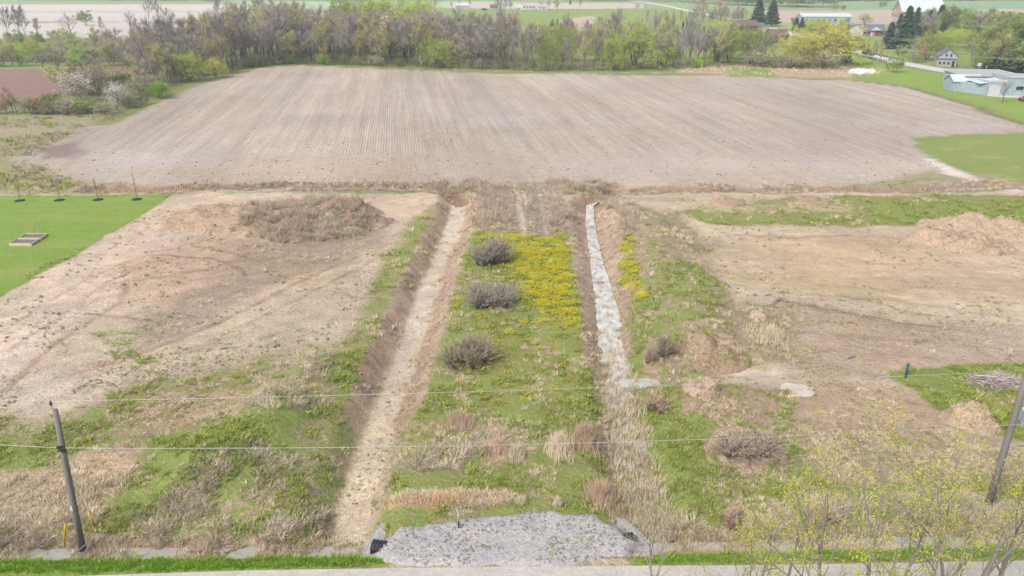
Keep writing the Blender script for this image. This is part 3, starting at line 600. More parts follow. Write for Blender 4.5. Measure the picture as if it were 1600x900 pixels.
# ------------------------------------------------------------------ woody plants
def rot_about(v, axis, a): return Matrix.Rotation(a, 3, axis) @ v
def grow(seed, H, trunk_r, clear=.3, spread=.5, nlimb=9, levels=3, twigs=900, twig_len=1.1, twig_w=.05, up=.35, leaf=0, leaf_size=.16, multi=1, droop=0., lean=0., leaf_cl=1, limb_len=.45):
    """returns (wood MB, twig MB, leaf MB): trunk(s), limbs, forks, then slender twigs and small leaf faces"""
    r = random.Random(seed); wood = MB(); tw = MB(); lf = MB(); tips = []
    def branch(p, d, L, rad, lvl):
        pts = [p.copy()]; rads = [rad]; n = 4 if lvl < 2 else 3
        for i in range(n):
            d = (d + Vector((r.uniform(-1, 1), r.uniform(-1, 1), r.uniform(-.6, .6))) * .16 + Vector((0, 0, up * .25 - droop * (.3 if lvl else 0)))).normalized()
            p = p + d * (L / n); pts.append(p.copy()); rads.append(rad * (1 - .75 * (i + 1) / n))
        wood.tube(pts, rads, 5 if lvl == 0 else (4 if lvl == 1 else 3), cap=False)
        if lvl >= 1: 
            for i in range(1, len(pts)): tips.append((pts[i], (pts[i] - pts[i - 1]).normalized(), lvl))
        if lvl < levels:
            nb = nlimb if lvl == 0 else (5 if lvl == 1 else 4)
            for k in range(nb):
                if lvl == 0: t = clear + (1 - clear) * (k + r.random() * .8) / nb
                else: t = .25 + .75 * (k + r.random()) / nb
                t = min(t, .99) * n; i = min(int(t), n - 1); q = pts[i].lerp(pts[i + 1], t - i)
                dd = (pts[i + 1] - pts[i]).normalized(); ax = dd.orthogonal().normalized(); ax = rot_about(ax, dd, r.uniform(0, 6.283) if lvl else k * 2.4 + r.uniform(-.5, .5))
                a = spread * r.uniform(.7, 1.25) + (.15 if lvl == 0 else 0)
                nd = rot_about(dd, ax, a)
                f = (limb_len if lvl == 0 else .6) * r.uniform(.7, 1.15) * (1 - .5 * (t / n - clear) if lvl == 0 else 1 - .35 * t / n)
                branch(q, nd, L * f, rads[i] * (.5 if lvl == 0 else .6), lvl + 1)
    for m in range(multi):
        a = 2 * math.pi * m / max(1, multi) + r.random(); k = .35 if multi > 1 else .04
        d = Vector((math.cos(a) * k + lean, math.sin(a) * k, 1)).normalized()
        branch(Vector((math.cos(a), math.sin(a), 0)) * (.15 * (multi > 1)), d, H * r.uniform(.78, .86), trunk_r * (1 if multi == 1 else .7), 0)
    for i in range(twigs):
        p, d, l = r.choice(tips)
        v = (d + Vector((r.uniform(-1, 1), r.uniform(-1, 1), r.uniform(-.5, .9) - droop * 2.2)) * .75).normalized(); L = twig_len * r.uniform(.5, 1.2)
        s_ = v.cross(Vector((r.uniform(-1, 1), r.uniform(-1, 1), r.uniform(-1, 1)))).normalized() * twig_w * .5
        tw.tri(p - s_, p + s_, p + v * L)
        if i < leaf:
            for c in range(leaf_cl):
                q = p + v * L * r.uniform(.3, 1.05) + Vector((r.uniform(-1, 1), r.uniform(-1, 1), r.uniform(-1, 1))) * leaf_size * 1.3
                a1 = Vector((r.uniform(-1, 1), r.uniform(-1, 1), r.uniform(-.3, 1))).normalized() * leaf_size * r.uniform(.6, 1.3); b1 = a1.orthogonal().normalized() * leaf_size * r.uniform(.4, .8)
                lf.poly([q - a1 * .5, q + b1 * .5, q + a1 * .5, q - b1 * .5])
    return wood, tw, lf
def conifer(seed, H, Rb, n=900, gap=.1):
    r = random.Random(seed); wood = MB(); wood.tube([(0, 0, 0), (0, 0, H * .5), (0, 0, H * .97)], [Rb * .09 + .08, Rb * .06 + .05, .02], 6); lf = MB()
    for i in range(n):
        t = r.random() ** 1.35; z = H * (gap + (1 - gap) * t); rr = Rb * (1 - t) ** .8 * r.uniform(.25, 1.05) * (1 + .18 * math.sin(z * 3.1 + seed)); a = r.uniform(0, 6.283)
        p = Vector((math.cos(a) * rr, math.sin(a) * rr, z)); o = Vector((math.cos(a), math.sin(a), r.uniform(-.5, .15))).normalized()
        s_ = Vector((-math.sin(a), math.cos(a), r.uniform(-.3, .3))); L = Rb * .32 * r.uniform(.6, 1.3) + .15
        lf.poly([p - o * L * .4, p + s_ * L * .42, p + o * L + Vector((0, 0, -.1 * L)), p - s_ * L * .42])
    for i in range(n // 6):
        t = (i + .5) / (n // 6); z = H * (gap + (1 - gap) * t); a = i * 2.4; rr = Rb * (1 - t) * .9
        wood.tri((0, 0, z + .05), (0, 0, z - .05), (math.cos(a) * rr, math.sin(a) * rr, z - rr * .1))
    return wood, MB(), lf
BARK = simple('bark_grey', (120, 110, 108), .3, 2, rnd=.2, c2=(98, 88, 82)); 
TW_G = simple('twigs_grey', (150, 143, 142), .2, 2, rnd=.3, c2=(138, 131, 122)); TW_B = simple('twigs_brown', (150, 138, 126), .2, 2, rnd=.3, c2=(134, 126, 118))
TW_R = simple('twigs_red', (172, 122, 108), .2, 2, rnd=.3, c2=(150, 110, 100))
L_OL = simple('buds_olive', (152, 162, 96), .3, 3, rnd=.35, c2=(176, 166, 100), trans=.3); L_YG = simple('leaves_yellow_green', (172, 184, 66), .3, 3, rnd=.2, c2=(150, 170, 70), trans=.3)
L_OC = simple('leaves_ochre', (166, 178, 80), .3, 3, rnd=.15, c2=(190, 174, 88), trans=.35); L_GR = simple('leaves_green', (110, 140, 62), .3, 3, rnd=.3, c2=(140, 160, 80), trans=.25)
L_DK = simple('needles_dark', (62, 88, 66), .35, 3, rnd=.2, c2=(78, 100, 70)); L_WH = simple('blossom_white', (235, 228, 220), .15, 3, trans=.3, c2=(222, 220, 200))
L_PK = simple('buds_pinkish', (188, 164, 140), .25, 3, rnd=.3, c2=(172, 164, 116), trans=.3); L_BR = simple('leaves_bright', (160, 196, 40), .25, 3, c2=(130, 175, 40), trans=.3)
PR = {}
def proto(kind, mk, H, twm, lfm):
    wood, tw, lf = mk; d = dict(H=H, parts=[('trunk', wood.mesh(kind + '_trunk'), BARK)])
    if tw.f and lf.f:
        n = len(tw.v); nf = len(tw.f); tw.v += lf.v; tw.f += [tuple(i + n for i in f) for f in lf.f]; me = tw.mesh(kind + '_crown')
        me.materials.append(twm); me.materials.append(lfm); me.polygons.foreach_set('material_index', [0] * nf + [1] * (len(me.polygons) - nf)); d['parts'].append(('crown', me, None))
    elif tw.f: d['parts'].append(('crown', tw.mesh(kind + '_crown'), twm))
    else: d['parts'].append(('crown', lf.mesh(kind + '_crown'), lfm))
    for _, m, mt in d['parts']:
        if mt and not m.materials: m.materials.append(mt)
    PR.setdefault(kind.rstrip('0123456789'), []).append(d)
for i in range(5): proto('bare%d' % i, grow(10 + i, 16, .24, .28, .5, 11, 3, 3400, 1.4, .055, .42, limb_len=.5), 16, TW_G, L_OL)
for i in range(3): proto('spreading%d' % i, grow(30 + i, 12, .3, .22, .72, 10, 3, 1300, 1.2, .07, .2, limb_len=.62), 12, TW_G, L_OL)
for i in range(4): proto('budding%d' % i, grow(50 + i, 14, .22, .25, .58, 10, 3, 2400, 1.2, .055, .35, leaf=2000, leaf_size=.34, leaf_cl=1, limb_len=.52), 14, TW_B, L_OL)
for i in range(3): proto('pinkish%d' % i, grow(70 + i, 12, .22, .25, .6, 10, 3, 1200, 1.2, .075, .3, leaf=600, leaf_size=.45, limb_len=.5), 12, TW_B, L_PK)
for i in range(3): proto('willow%d' % i, grow(90 + i, 14, .35, .15, .95, 13, 3, 2200, 1.2, .05, .1, leaf=2200, leaf_size=.36, leaf_cl=4, multi=3, limb_len=.72, droop=.12), 14, TW_B, L_YG)
for i in range(2): proto('ochre%d' % i, grow(110 + i, 14, .35, .12, 1., 14, 3, 2200, 1.2, .05, .1, leaf=2200, leaf_size=.38, leaf_cl=5, multi=3, limb_len=.76, droop=.12), 14, TW_B, L_OC)
for i in range(2): proto('green%d' % i, grow(130 + i, 8, .2, .15, .75, 10, 3, 1300, .8, .05, .2, leaf=1300, leaf_size=.3, leaf_cl=4, multi=2, limb_len=.6), 8, TW_B, L_GR)
for i in range(2): proto('bright%d' % i, grow(150 + i, 5, .12, .1, .8, 10, 3, 900, .6, .05, .2, leaf=900, leaf_size=.32, leaf_cl=3, multi=3, limb_len=.6), 5, TW_B, L_BR)
for i in range(3): proto('brush%d' % i, grow(170 + i, 4.5, .08, .1, .8, 8, 3, 1400, .9, .05, .3, leaf=350, leaf_size=.28, multi=4, limb_len=.6), 4.5, TW_B, L_OL)
for i in range(2): proto('red%d' % i, grow(190 + i, 11, .22, .25, .6, 10, 3, 1700, 1.1, .07, .3, leaf=300, leaf_size=.35, limb_len=.55), 11, TW_R, L_PK)
for i in range(2): proto('blossom%d' % i, grow(210 + i, 8, .2, .15, .8, 12, 3, 1100, .9, .06, .2, leaf=1000, leaf_size=.3, leaf_cl=2, multi=2, limb_len=.65), 8, TW_B, L_WH)
for i in range(3): proto('conifer%d' % i, conifer(230 + i, 16, 4.2, 1700), 16, L_DK, L_DK)
for i in range(2): proto('cypress%d' % i, conifer(250 + i, 8, 1.9, 800, .04), 8, L_DK, L_DK)
NAMES = dict(bare='bare_tree', spreading='spreading_bare_tree', budding='budding_tree', pinkish='pinkish_tree', willow='willow_tree', ochre='willow_tree', green='leafing_tree', bright='bright_shrub', brush='brush_thicket', red='reddish_tree', blossom='blossom_tree', conifer='conifer_tree', cypress='cypress_tree')
LOOK = dict(bare='bare grey tree', spreading='wide grey tree', budding='olive budding tree', pinkish='pinkish budding tree', willow='yellow-green willow', ochre='ochre-yellow willow',
            green='small leafing tree', bright='bright yellow-green shrub', brush='grey-brown thicket', red='reddish leafless tree', blossom='white-blossomed tree', conifer='dark green conifer', cypress='small dark pointed evergreen')
TR = random.Random(5)
def tree(kind, x, y, H, label, group=None, wid=1., z=0., cat=None):
    p = TR.choice(PR[kind]); s = H / p['H']
    e = empty(NAMES[kind], (x, y, z - .05), TR.uniform(0, 6.28), label, cat or ('shrub' if kind in ('bright', 'brush') else 'tree'), group)
    sw = s * wid * TR.uniform(.92, 1.08); e.scale = (sw, sw, s)
    for nm, me_, _ in p['parts']: link(nm, me_, None, e)
    return e
def treepx(kind, px, base, top, label, wid=1., group=None, cat=None):
    x, y = G(px, base); zt = CAMH - y * math.tan(ang(top)); H = max(zt, 1.2) * TR.uniform(.98, 1.03)
    return tree(kind, x, y, H, label, group, wid, cat=cat)

# the wood behind the field
edge_pts = [(186, 160), (230, 142), (275, 128), (330, 117), (390, 106), (445, 101), (520, 103), (600, 105), (700, 108), (800, 111), (900, 112), (1000, 110), (1100, 107), (1140, 105)]
EX = [p[0] for p in edge_pts]; EY = [p[1] for p in edge_pts]
SECT = [(235, 'at the left tip of the wood'), (280, 'near the left tip of the wood'), (340, 'where the wood slants along the field'), (400, 'left of the broad bare tree'), (460, 'around the broad bare tree'), (510, 'right of the broad bare tree'), (560, 'below the leftmost yellow-green treetop'), (610, 'below the middle yellow-green treetops'), (660, 'below the rightmost yellow-green treetop'),
        (720, 'below the far green field'), (780, 'left of the far grove'), (830, 'below the far grove'), (880, 'below the three small evergreens'), (940, 'left of the great round willow'), (1020, 'around the great round willow'), (1075, 'right of the great round willow'), (1300, 'at the right end by the white shed')]
GW = 'trees of the wood behind the ploughed field'; cnt = 0
for row in range(9):
    px = 196 + row * 3
    while px < 1135:
        dens = 1. if px < 790 else (.72 if px < 940 else .5)
        px += TR.uniform(13, 23) / dens
        if px > 1135: break
        if px < 330 and row > 5: continue
        if px > 800 and row > 4: continue
        base = np.interp(px, EX, EY); x, y = G(px, base - 1.0); y += row * 7.5 + TR.uniform(-2.5, 2.5); x *= y / yg(base - 1.0)
        u = TR.random(); front = row == 0
        if px < 440: kind = 'bare' if u < .4 else 'budding' if u < .72 else 'pinkish' if u < .8 else 'spreading'
        elif px < 800: kind = 'bare' if u < .6 else 'budding' if u < .9 else 'pinkish' if u < .97 else 'willow'
        else: kind = 'bare' if u < .62 else 'budding' if u < .93 else 'willow'
        top = np.interp(px, [190, 330, 440, 500, 640, 700, 760, 900, 960, 1140], [15, 15.5, 17.5, 16, 17, 14, 14.5, 14, 15.5, 13]); H = top * TR.uniform(.68, 1.06) * (.86 if front else 1) + row * .1
        if 190 < px < 330: H = min(H, 6 + row * 2.4 + TR.uniform(0, 4))
        if 480 < px < 780: H = min(H, 15.2)
        sect = next(t for l, t in SECT if px < l)
        rowt = ['front row', 'second row', 'third row', 'fourth row', 'fifth row', 'sixth row', 'seventh row', 'eighth row', 'rearmost row'][row]
        tree(kind, x, y, H, f"{LOOK[kind]}, {rowt}, {sect}", GW, wid=.95 if px < 800 else .8); cnt += 1
for px in np.arange(205, 1140, 17):
    px = px + TR.uniform(-7, 7); base = np.interp(px, EX, EY); u = TR.random()
    kind = 'brush' if u < .62 else 'green' if u < .85 else 'bright' if u < .9 else 'budding'
    x, y = G(px, base - .6); H = TR.uniform(2.2, 5) * (1 if px < 800 else .7)
    tree(kind, x, y + TR.uniform(0, 4), H, f"{LOOK[kind]} at the field edge, {next(t for l, t in SECT if px < l)}", 'undergrowth along the edge of the wood')
for px, b, t in ((540, 96, 20), (575, 95, 18), (608, 95, 18), (655, 96, 25)):
    x, y = G(px, 106); y += 62; x *= y / yg(106); tree('willow', x, y, 20.5, 'yellow-green treetop standing above the grey wood, ' + {540: 'leftmost', 575: 'second from left', 608: 'third from left', 655: 'rightmost'}[px], 'yellow-green treetops in the wood', .8)
# single trees, each where it stands: kind, column, foot, top, width factor, label
T1 = [
 ('bare', 14, 66, 14, .8, 'leftmost tall bare tree at the left edge, behind the hedge'), ('bare', 30, 64, 12, .8, 'tall bare tree second from the left edge'), ('bare', 44, 66, 16, .7, 'slender bare tree third from the left edge'),
 ('bare', 62, 62, 30, .9, 'small bare tree in the pale field, far left'), ('spreading', 112, 55, 20, 1.1, 'wide bare tree on the pale field, far left'), ('green', 135, 40, 18, 1.1, 'dark bushy tree on the pale field edge'), ('bare', 163, 60, 28, .5, 'narrow leaning bare tree beside the pale field'),
 ('spreading', 204, 46, 17, 1., 'round bare tree standing alone in the pale field'), ('bare', 233, 37, -3, .9, 'tallest bare tree on the pale field, top cut by the frame'), ('bare', 250, 38, 2, .7, 'bare tree just right of the tallest one on the pale field'), ('budding', 262, 42, 14, .8, 'olive budding tree at the hedge across the pale field'),
 ('spreading', 283, 47, 26, 1., 'low dark bare tree on the hedge line'), ('spreading', 328, 38, 14, 1., 'bare tree with slanting trunk at the hedge line'), ('bare', 345, 38, -3, .9, 'tall grey tree above the left wood'), ('pinkish', 338, 40, 16, .8, 'pinkish tree at the hedge line above the left wood'),
 ('bare', 384, 37, 0, .7, 'tall forked bare tree above the left wood'), ('bare', 372, 42, 14, .7, 'smaller bare tree left of the forked one'), ('spreading', 475, 12.5, 1, .9, 'tiny bare tree on the far green field'), ('spreading', 541, 21, 1, 1., 'left tree of the dark clump on the far field'), ('spreading', 555, 21.5, 0, 1., 'right tree of the dark clump on the far field'),
 ('willow', 105, 78, 46, 1., 'pale green willow behind the blossoming tree'), ('budding', 150, 84, 44, .9, 'olive tree behind the blossoming tree'), ('budding', 20, 104, 68, 1., 'olive tree at the left edge by the brown plot'), ('budding', 82, 98, 68, .9, 'olive tree at the end of the brown plot'), ('green', 60, 75, 52, 1., 'dark green tree at the left above the brown plot'), ('green', 28, 76, 50, 1.1, 'dark green bushy tree at the far left edge'),
 ('brush', 110, 103, 84, 1.6, 'grey thicket beside the brown plot'), ('brush', 145, 108, 88, 1.6, 'dark thicket behind the blossoming tree'), ('budding', 170, 104, 62, 1.1, 'tall olive tree left of the grey wood'), ('bare', 192, 110, 66, 1., 'bare tree left of the grey wood'), ('budding', 214, 100, 50, .9, 'olive tree with a rounded top left of the wood'),
 ('blossom', 124, 158, 116, 1.2, 'white-blossomed tree left of the field'), ('blossom', 183, 172, 132, .8, 'second white-blossomed tree, nearer the field'), ('brush', 155, 150, 112, 1.2, 'thicket between the two blossoming trees'), ('spreading', 150, 128, 92, .8, 'bare tree behind the blossoming trees'),
 ('red', 22, 178, 142, .8, 'orange-brown shrub tree at the left edge'), ('brush', 50, 178, 152, 1.5, 'grey-green thicket near the left edge'), ('bright', 58, 176, 156, 1., 'small yellow shrub near the left edge'), ('green', 82, 176, 148, 1.2, 'green shrub in the hedge left of the blossoming trees'), ('brush', 105, 180, 158, 1.6, 'grey thicket in the left hedge below the blossoms'), ('green', 135, 179, 156, 1.4, 'olive-green shrub below the blossoming tree'), ('brush', 162, 180, 158, 1.4, 'thicket at the corner of the field'),
 ('brush', 200, 168, 146, 1.6, 'olive thicket at the left field corner'), ('green', 222, 164, 145, 1.3, 'rounded olive shrub by the field corner'), ('bright', 250, 154, 130, 1.3, 'bright yellow-green round shrub at the field edge'), ('bright', 219, 147, 129, 1.1, 'yellow-green shrub behind the rounded olive shrub'), ('green', 201, 146, 136, 1.2, 'low bright green shrub behind the field corner'), ('brush', 235, 150, 118, 1.4, 'tall grey thicket behind the yellow-green shrub'),
 ('spreading', 246, 118, 42, 1.1, 'largest grey tree at the left tip of the wood'), ('green', 222, 118, 80, 1.2, 'green-hazed tree at the left tip of the wood'), ('willow', 296, 128, 84, 1., 'yellow-green tree at the wood edge left of the field'), ('pinkish', 318, 118, 62, .9, 'pinkish budding tree at the wood edge'), ('pinkish', 345, 116, 60, .9, 'second pinkish budding tree at the wood edge'), ('ochre', 338, 122, 92, .9, 'ochre shrubby tree at the field edge'), ('budding', 274, 130, 92, 1., 'olive tree beside the yellow-green one'), ('bright', 392, 105, 90, 1., 'small bright shrub at the wood edge'),
 ('spreading', 428, 100, 14, 1., 'broad bare tree rising above the wood'), ('spreading', 452, 98, 22, .9, 'fan-shaped bare tree rising above the wood'),
 ('willow', 990, 107, 39, 1.2, 'large round yellow-green willow at the wood edge'), ('bare', 975, 108, 58, .8, 'bare tree in front of the large willow'), ('spreading', 1040, 105, 62, .9, 'leaning tree with slanting trunk right of the large willow'), ('willow', 1052, 102, 66, .8, 'thin yellow-green willow right of the large one'), ('bare', 1075, 102, 50, .8, 'bare tree right of the thin willow'), ('bare', 1100, 101, 54, 1., 'bare tree before the white shed'),
 ('willow', 1138, 98, 42, .8, 'pale green tree right of the white shed'), ('budding', 1122, 100, 60, .7, 'thin budding tree near the white shed'), ('willow', 1172, 100, 38, 1.1, 'broad willow left of the reed bed'), ('cypress', 1121, 97, 76, .8, 'narrow dark evergreen by the pond meadow'), ('budding', 1157, 98, 50, .9, 'olive tree behind the reed bed'), ('bare', 1190, 102, 56, 1., 'bare tree at the left of the great willows'), ('brush', 1185, 104, 82, 2.2, 'dark thicket under the broad willow'),
 ('ochre', 1248, 104, 49, 1.15, 'left of the two great ochre willows'), ('ochre', 1290, 101, 37, 1.3, 'right of the two great ochre willows'), ('brush', 1270, 106, 80, 2.6, 'grey thicket under the great willows'), ('brush', 1235, 106, 86, 2.2, 'thicket left below the great willows'), ('conifer', 1322, 98, 68, .9, 'dark evergreen right of the great willows'), ('brush', 1210, 105, 84, 2., 'grey thicket beside the great willows'),
 ('green', 1397, 113, 90, 1.1, 'small round tree standing alone on the lawn'), ('bare', 1362, 99, 66, .6, 'bare tree by the road bridge'), ('budding', 1374, 101, 68, .5, 'thin budding tree by the road bridge'), ('budding', 1354, 84, 66, .6, 'small tree across the road from the bridge'),
 ('cypress', 863, 41, 30, 1.4, 'leftmost of three small evergreens on the green field'), ('cypress', 871, 40, 29, .7, 'middle of three small evergreens on the green field'), ('cypress', 879, 47, 37, 1.4, 'rightmost of three small evergreens on the green field'), ('brush', 833, 46, 40, 1.2, 'small bush at the edge of the green field'),
 ('cypress', 1036, 50, 38, 1.6, 'dark round evergreen on the meadow'), ('conifer', 1067, 48, 33, .8, 'pointed evergreen on the meadow'), ('bare', 970, 48, 18, 1., 'bare tree beyond the large willow'), ('bare', 935, 52, 28, 1., 'bare tree on the green slope'), ('spreading', 964, 45, 20, .8, 'rounded bare tree on the green slope'),
 ('conifer', 1183, 44, -2, 1.15, 'tall dark pine left of the pair'), ('conifer', 1205, 41, 0, 1.2, 'tall dark pine right of the pair'), ('red', 1100, 34, 0, 1., 'reddish tree beyond the meadow'), ('red', 1118, 36, 2, 1., 'second reddish tree beyond the meadow'), ('red', 1152, 40, 16, 1.1, 'reddish tree beside the dark house'),
 ('spreading', 640, 24, 0, .9, 'grey tree at the corner of the far green field'), ('bare', 655, 24, -4, 1., 'tall grey tree at the corner of the far green field'), ('bare', 668, 21, -2, 1., 'grey tree in the far clump'), ('bare', 680, 18, -2, 1., 'right tree of the far clump'), ('bare', 706, 15, 3, .9, 'small bare tree before the far farm yard'), ('bare', 718, 12, 1, .8, 'thin tree before the far farm yard'), ('bare', 735, 12, 0, .8, 'thin bare tree on the far green field'),
 ('bare', 776, 24, 0, .8, 'left tree of the grove on the far field'), ('bare', 782, 25, -2, .8, 'second tree of the grove on the far field'), ('bare', 789, 24, -2, .8, 'third tree of the grove on the far field'), ('bare', 797, 23, -2, .8, 'right tree of the grove on the far field'), ('bare', 905, 16, -3, .8, 'lone bare tree on the far field'), ('red', 993, 17, 6, 1.2, 'round reddish tree by the far road'), ('pinkish', 1009, 17, 7, 1.2, 'pinkish tree by the far road'), ('budding', 845, 15, 3, 1.2, 'olive tree beside the far farmhouse'), ('bare', 856, 16, -1, 1., 'grey tree beside the far farmhouse'), ('budding', 871, 17, 1, 1.3, 'large olive tree right of the far farmhouse'), ('cypress', 891, 7, -2, 1., 'dark evergreen right of the far farmhouse'),
 ('budding', 1240, 47, 26, 1.3, 'olive tree before the long blue shed'), ('conifer', 1243, 49, 28, 1.1, 'left dark evergreen before the long blue shed'), ('conifer', 1252, 49, 27, 1.1, 'right dark evergreen before the long blue shed'), ('willow', 1268, 48, 29, 1.3, 'yellow-green tree before the long blue shed'), ('willow', 1283, 48, 30, 1.2, 'second yellow-green tree before the long blue shed'),
 ('willow', 1316, 40, 28, 1.1, 'yellow-green tree beside the white gabled house'), ('willow', 1350, 36, 21, 1.4, 'yellow-green tree behind the white gabled house'), ('spreading', 1322, 44, 32, .8, 'grey tree left of the white gabled house'), ('green', 1378, 13, 3, 1.1, 'round pale tree on the far field'), ('green', 1304, 16, 6, 1.3, 'round tree at the far field edge'), ('green', 1318, 16, 8, 1., 'smaller round tree at the far field edge'),
 ('green', 1228, 62, 50, 1., 'small leafing tree by the brown house'), ('red', 1222, 70, 52, 1., 'reddish tree by the brown house'), ('bare', 1202, 72, 50, 1., 'bare tree beside the brown house'),
 ('conifer', 1388, 76, 33, 1.1, 'wide dark pine beside the white gabled house'), ('conifer', 1412, 75, 11, .9, 'tallest pine beside the grey-roofed house'), ('conifer', 1402, 62, 20, .9, 'pine behind the tallest one'), ('conifer', 1428, 58, 12, .9, 'pine before the great white barn'), ('bare', 1438, 60, 24, 1., 'bare tree before the great white barn'), ('conifer', 1448, 58, 16, .7, 'slim evergreen before the great white barn'), ('conifer', 1466, 52, 8, 1., 'dark pointed evergreen right of the great white barn'), ('bare', 1455, 62, 26, 1.1, 'grey tree right of the white barn'),
 ('blossom', 1482, 48, 14, 1., 'tall blossoming tree right of the great white barn'), ('blossom', 1398, 33, 14, .8, 'blossoming tree left of the great white barn'), ('blossom', 1478, 56, 34, .7, 'small blossoming tree under the dark evergreen'), ('budding', 1500, 46, 20, 1., 'olive-green tree behind the bright willow'), ('green', 1478, 58, 38, 1., 'dark green tree at the slope right of the barn'),
 ('willow', 1447, 94, 52, 1.2, 'bright yellow-green willow beside the roadside house'), ('willow', 1470, 86, 47, 1.2, 'second bright willow above the roadside house'), ('willow', 1494, 74, 44, 1., 'round bright willow on the slope'), ('willow', 1518, 80, 50, 1., 'bright willow above the roadside house roof'), ('conifer', 1512, 62, 30, .7, 'dark evergreen behind the round willow'), ('willow', 1500, 58, 31, .9, 'yellow-green tree behind the round willow'),
 ('bare', 1528, 66, 22, 1., 'grey tree on the slope at the right'), ('budding', 1540, 68, 30, 1., 'olive tree on the slope at the right'), ('conifer', 1552, 66, 24, 1., 'dark evergreen on the slope at the right'), ('spreading', 1558, 74, 34, 1.1, 'wide grey tree on the slope at the right'), ('blossom', 1572, 52, 22, 1., 'blossoming tree on the skyline at the right'), ('budding', 1580, 66, 30, 1., 'olive tree below the skyline blossom'), ('conifer', 1591, 60, 30, .9, 'evergreen at the right edge of the slope'), ('blossom', 1596, 50, 20, .9, 'white-blossomed tree at the right edge'),
 ('red', 1440, 98, 74, 1., 'reddish bush tree left of the roadside house'), ('pinkish', 1462, 92, 66, 1., 'pale pinkish tree behind the roadside house'), ('red', 1524, 106, 80, .7, 'reddish tree right of the roadside house'), ('budding', 1542, 110, 66, .8, 'olive tree right of the roadside house'), ('green', 1530, 110, 88, 1., 'low green tree by the white board'), ('budding', 1550, 112, 70, 1., 'olive tree behind the pale blue building'), ('conifer', 1562, 112, 54, .9, 'dark conifer behind the pale blue building'), ('budding', 1575, 114, 68, 1., 'brown-green tree behind the pale blue building'), ('conifer', 1588, 115, 44, .9, 'tall conifer behind the pale blue building'), ('conifer', 1606, 116, 46, 1., 'conifer cut by the right edge'), ('budding', 1600, 117, 74, 1., 'leafing tree at the right edge behind the pale blue building'), ('conifer', 1575, 98, 58, .9, 'conifer further up behind the pale blue building'), ('conifer', 1622, 112, 48, 1., 'conifer beyond the right edge'),
 ('budding', 1412, 97, 74, .9, 'budding tree on the far verge of the road'), ('bare', 1425, 98, 72, .6, 'thin bare tree on the far verge of the road'), ('green', 1405, 90, 74, .9, 'leafing bush on the far verge'), ('brush', 1432, 98, 86, 1.4, 'thicket on the far verge of the road'),
]
for k, px, b, t, w, lab in T1: treepx(k, px, b, t, lab, w)
SCRUB = [(x_, y_, t_) for y_, t_, n_ in ((72, 50, 9), (84, 62, 10), (96, 70, 11), (104, 78, 9)) for x_ in np.linspace(-20, 205, n_)]
SIDE = ['at the left edge', 'above the brown plot', 'beyond the blossoming tree', 'towards the left tip of the wood']
for i, (px, b_, t_) in enumerate(SCRUB):
    k = TR.choice(['brush', 'budding', 'green', 'budding', 'brush', 'spreading', 'willow']); px = px + TR.uniform(-6, 6)
    treepx(k, px, b_ + TR.uniform(-2, 2), t_ + TR.uniform(-5, 6), f"{LOOK[k]} in the scrub {SIDE[min(3, max(0, int((px + 20) // 58)))]}, {['rear', 'third', 'second', 'front'][(b_ > 76) + (b_ > 90) + (b_ > 100)]} rank", 1.35, 'scrub trees left of the wood')
for i in range(12):
    px = 95 + i * 9.5; k = TR.choice(['brush', 'green', 'budding', 'brush']); treepx(k, px, 140 + TR.uniform(-16, 12), 112 + TR.uniform(-10, 10), f"{LOOK[k]} in the thicket right of the blossoming trees" + (', left part' if i < 4 else ', middle part' if i < 8 else ', right part'), 1.4, 'thicket below the left tip of the wood')
for i in range(18):
    px = -30 + i * 14; k = TR.choice(['brush', 'green', 'budding', 'brush', 'red']); treepx(k, px, 178 - max(0, px - 140) * .22 + TR.uniform(-5, 2), 158 - max(0, px - 140) * .25 + TR.uniform(-6, 4), f"{LOOK[k]} in the hedge left of the field" + (', left part' if i < 6 else ', middle part' if i < 12 else ', right part'), 1.5, 'hedge at the left end of the field')
for i in range(34):
    px = 1440 + (i * 37) % 170; b_ = 56 + (i * 23) % 56; k = TR.choice(['budding', 'green', 'conifer', 'willow', 'bare', 'budding', 'conifer', 'spreading'])
    if px < 1535 and b_ > 80: continue
    treepx(k, px, b_, b_ - TR.uniform(24, 36) * (1.1 if b_ > 90 else .8), f"{LOOK[k]} in the wooded slope at the right, {'upper' if b_ < 75 else 'middle' if b_ < 95 else 'lower'} part{', left side' if px < 1500 else ', middle' if px < 1550 else ', by the right edge'}", 1.1, 'trees of the wooded slope at the right')
for i in range(7): treepx('cypress', 1326 + i * 4.0, 71.5 + i * .7, 63.5 + i * .6, 'small dark pointed evergreen in the clipped row above the road', .9, 'row of small evergreens above the road')
for i in range(14):
    px = 1083 + i * 5.8; treepx('bare', px, TR.uniform(42, 49), TR.uniform(12, 22), ['first', 'second', 'third', 'fourth', 'fifth', 'sixth', 'seventh', 'eighth', 'ninth', 'tenth', 'eleventh', 'twelfth', 'thirteenth', 'rightmost'][i] + ' tree from the left in the dense grey grove beyond the meadow', 1., 'bare trees of the grove beyond the meadow')
for i, px in enumerate((1012, 1022, 1030, 1040, 1051, 1053, 1064, 1074)):
    treepx('bare', px, 46 - (i % 3), 17 + (i % 3) * 2, ['first', 'second', 'third', 'fourth', 'fifth', 'sixth', 'seventh', 'rightmost'][i] + ' thin bare tree from the left in the open row on the meadow', .45, 'thin bare trees in a row on the meadow')

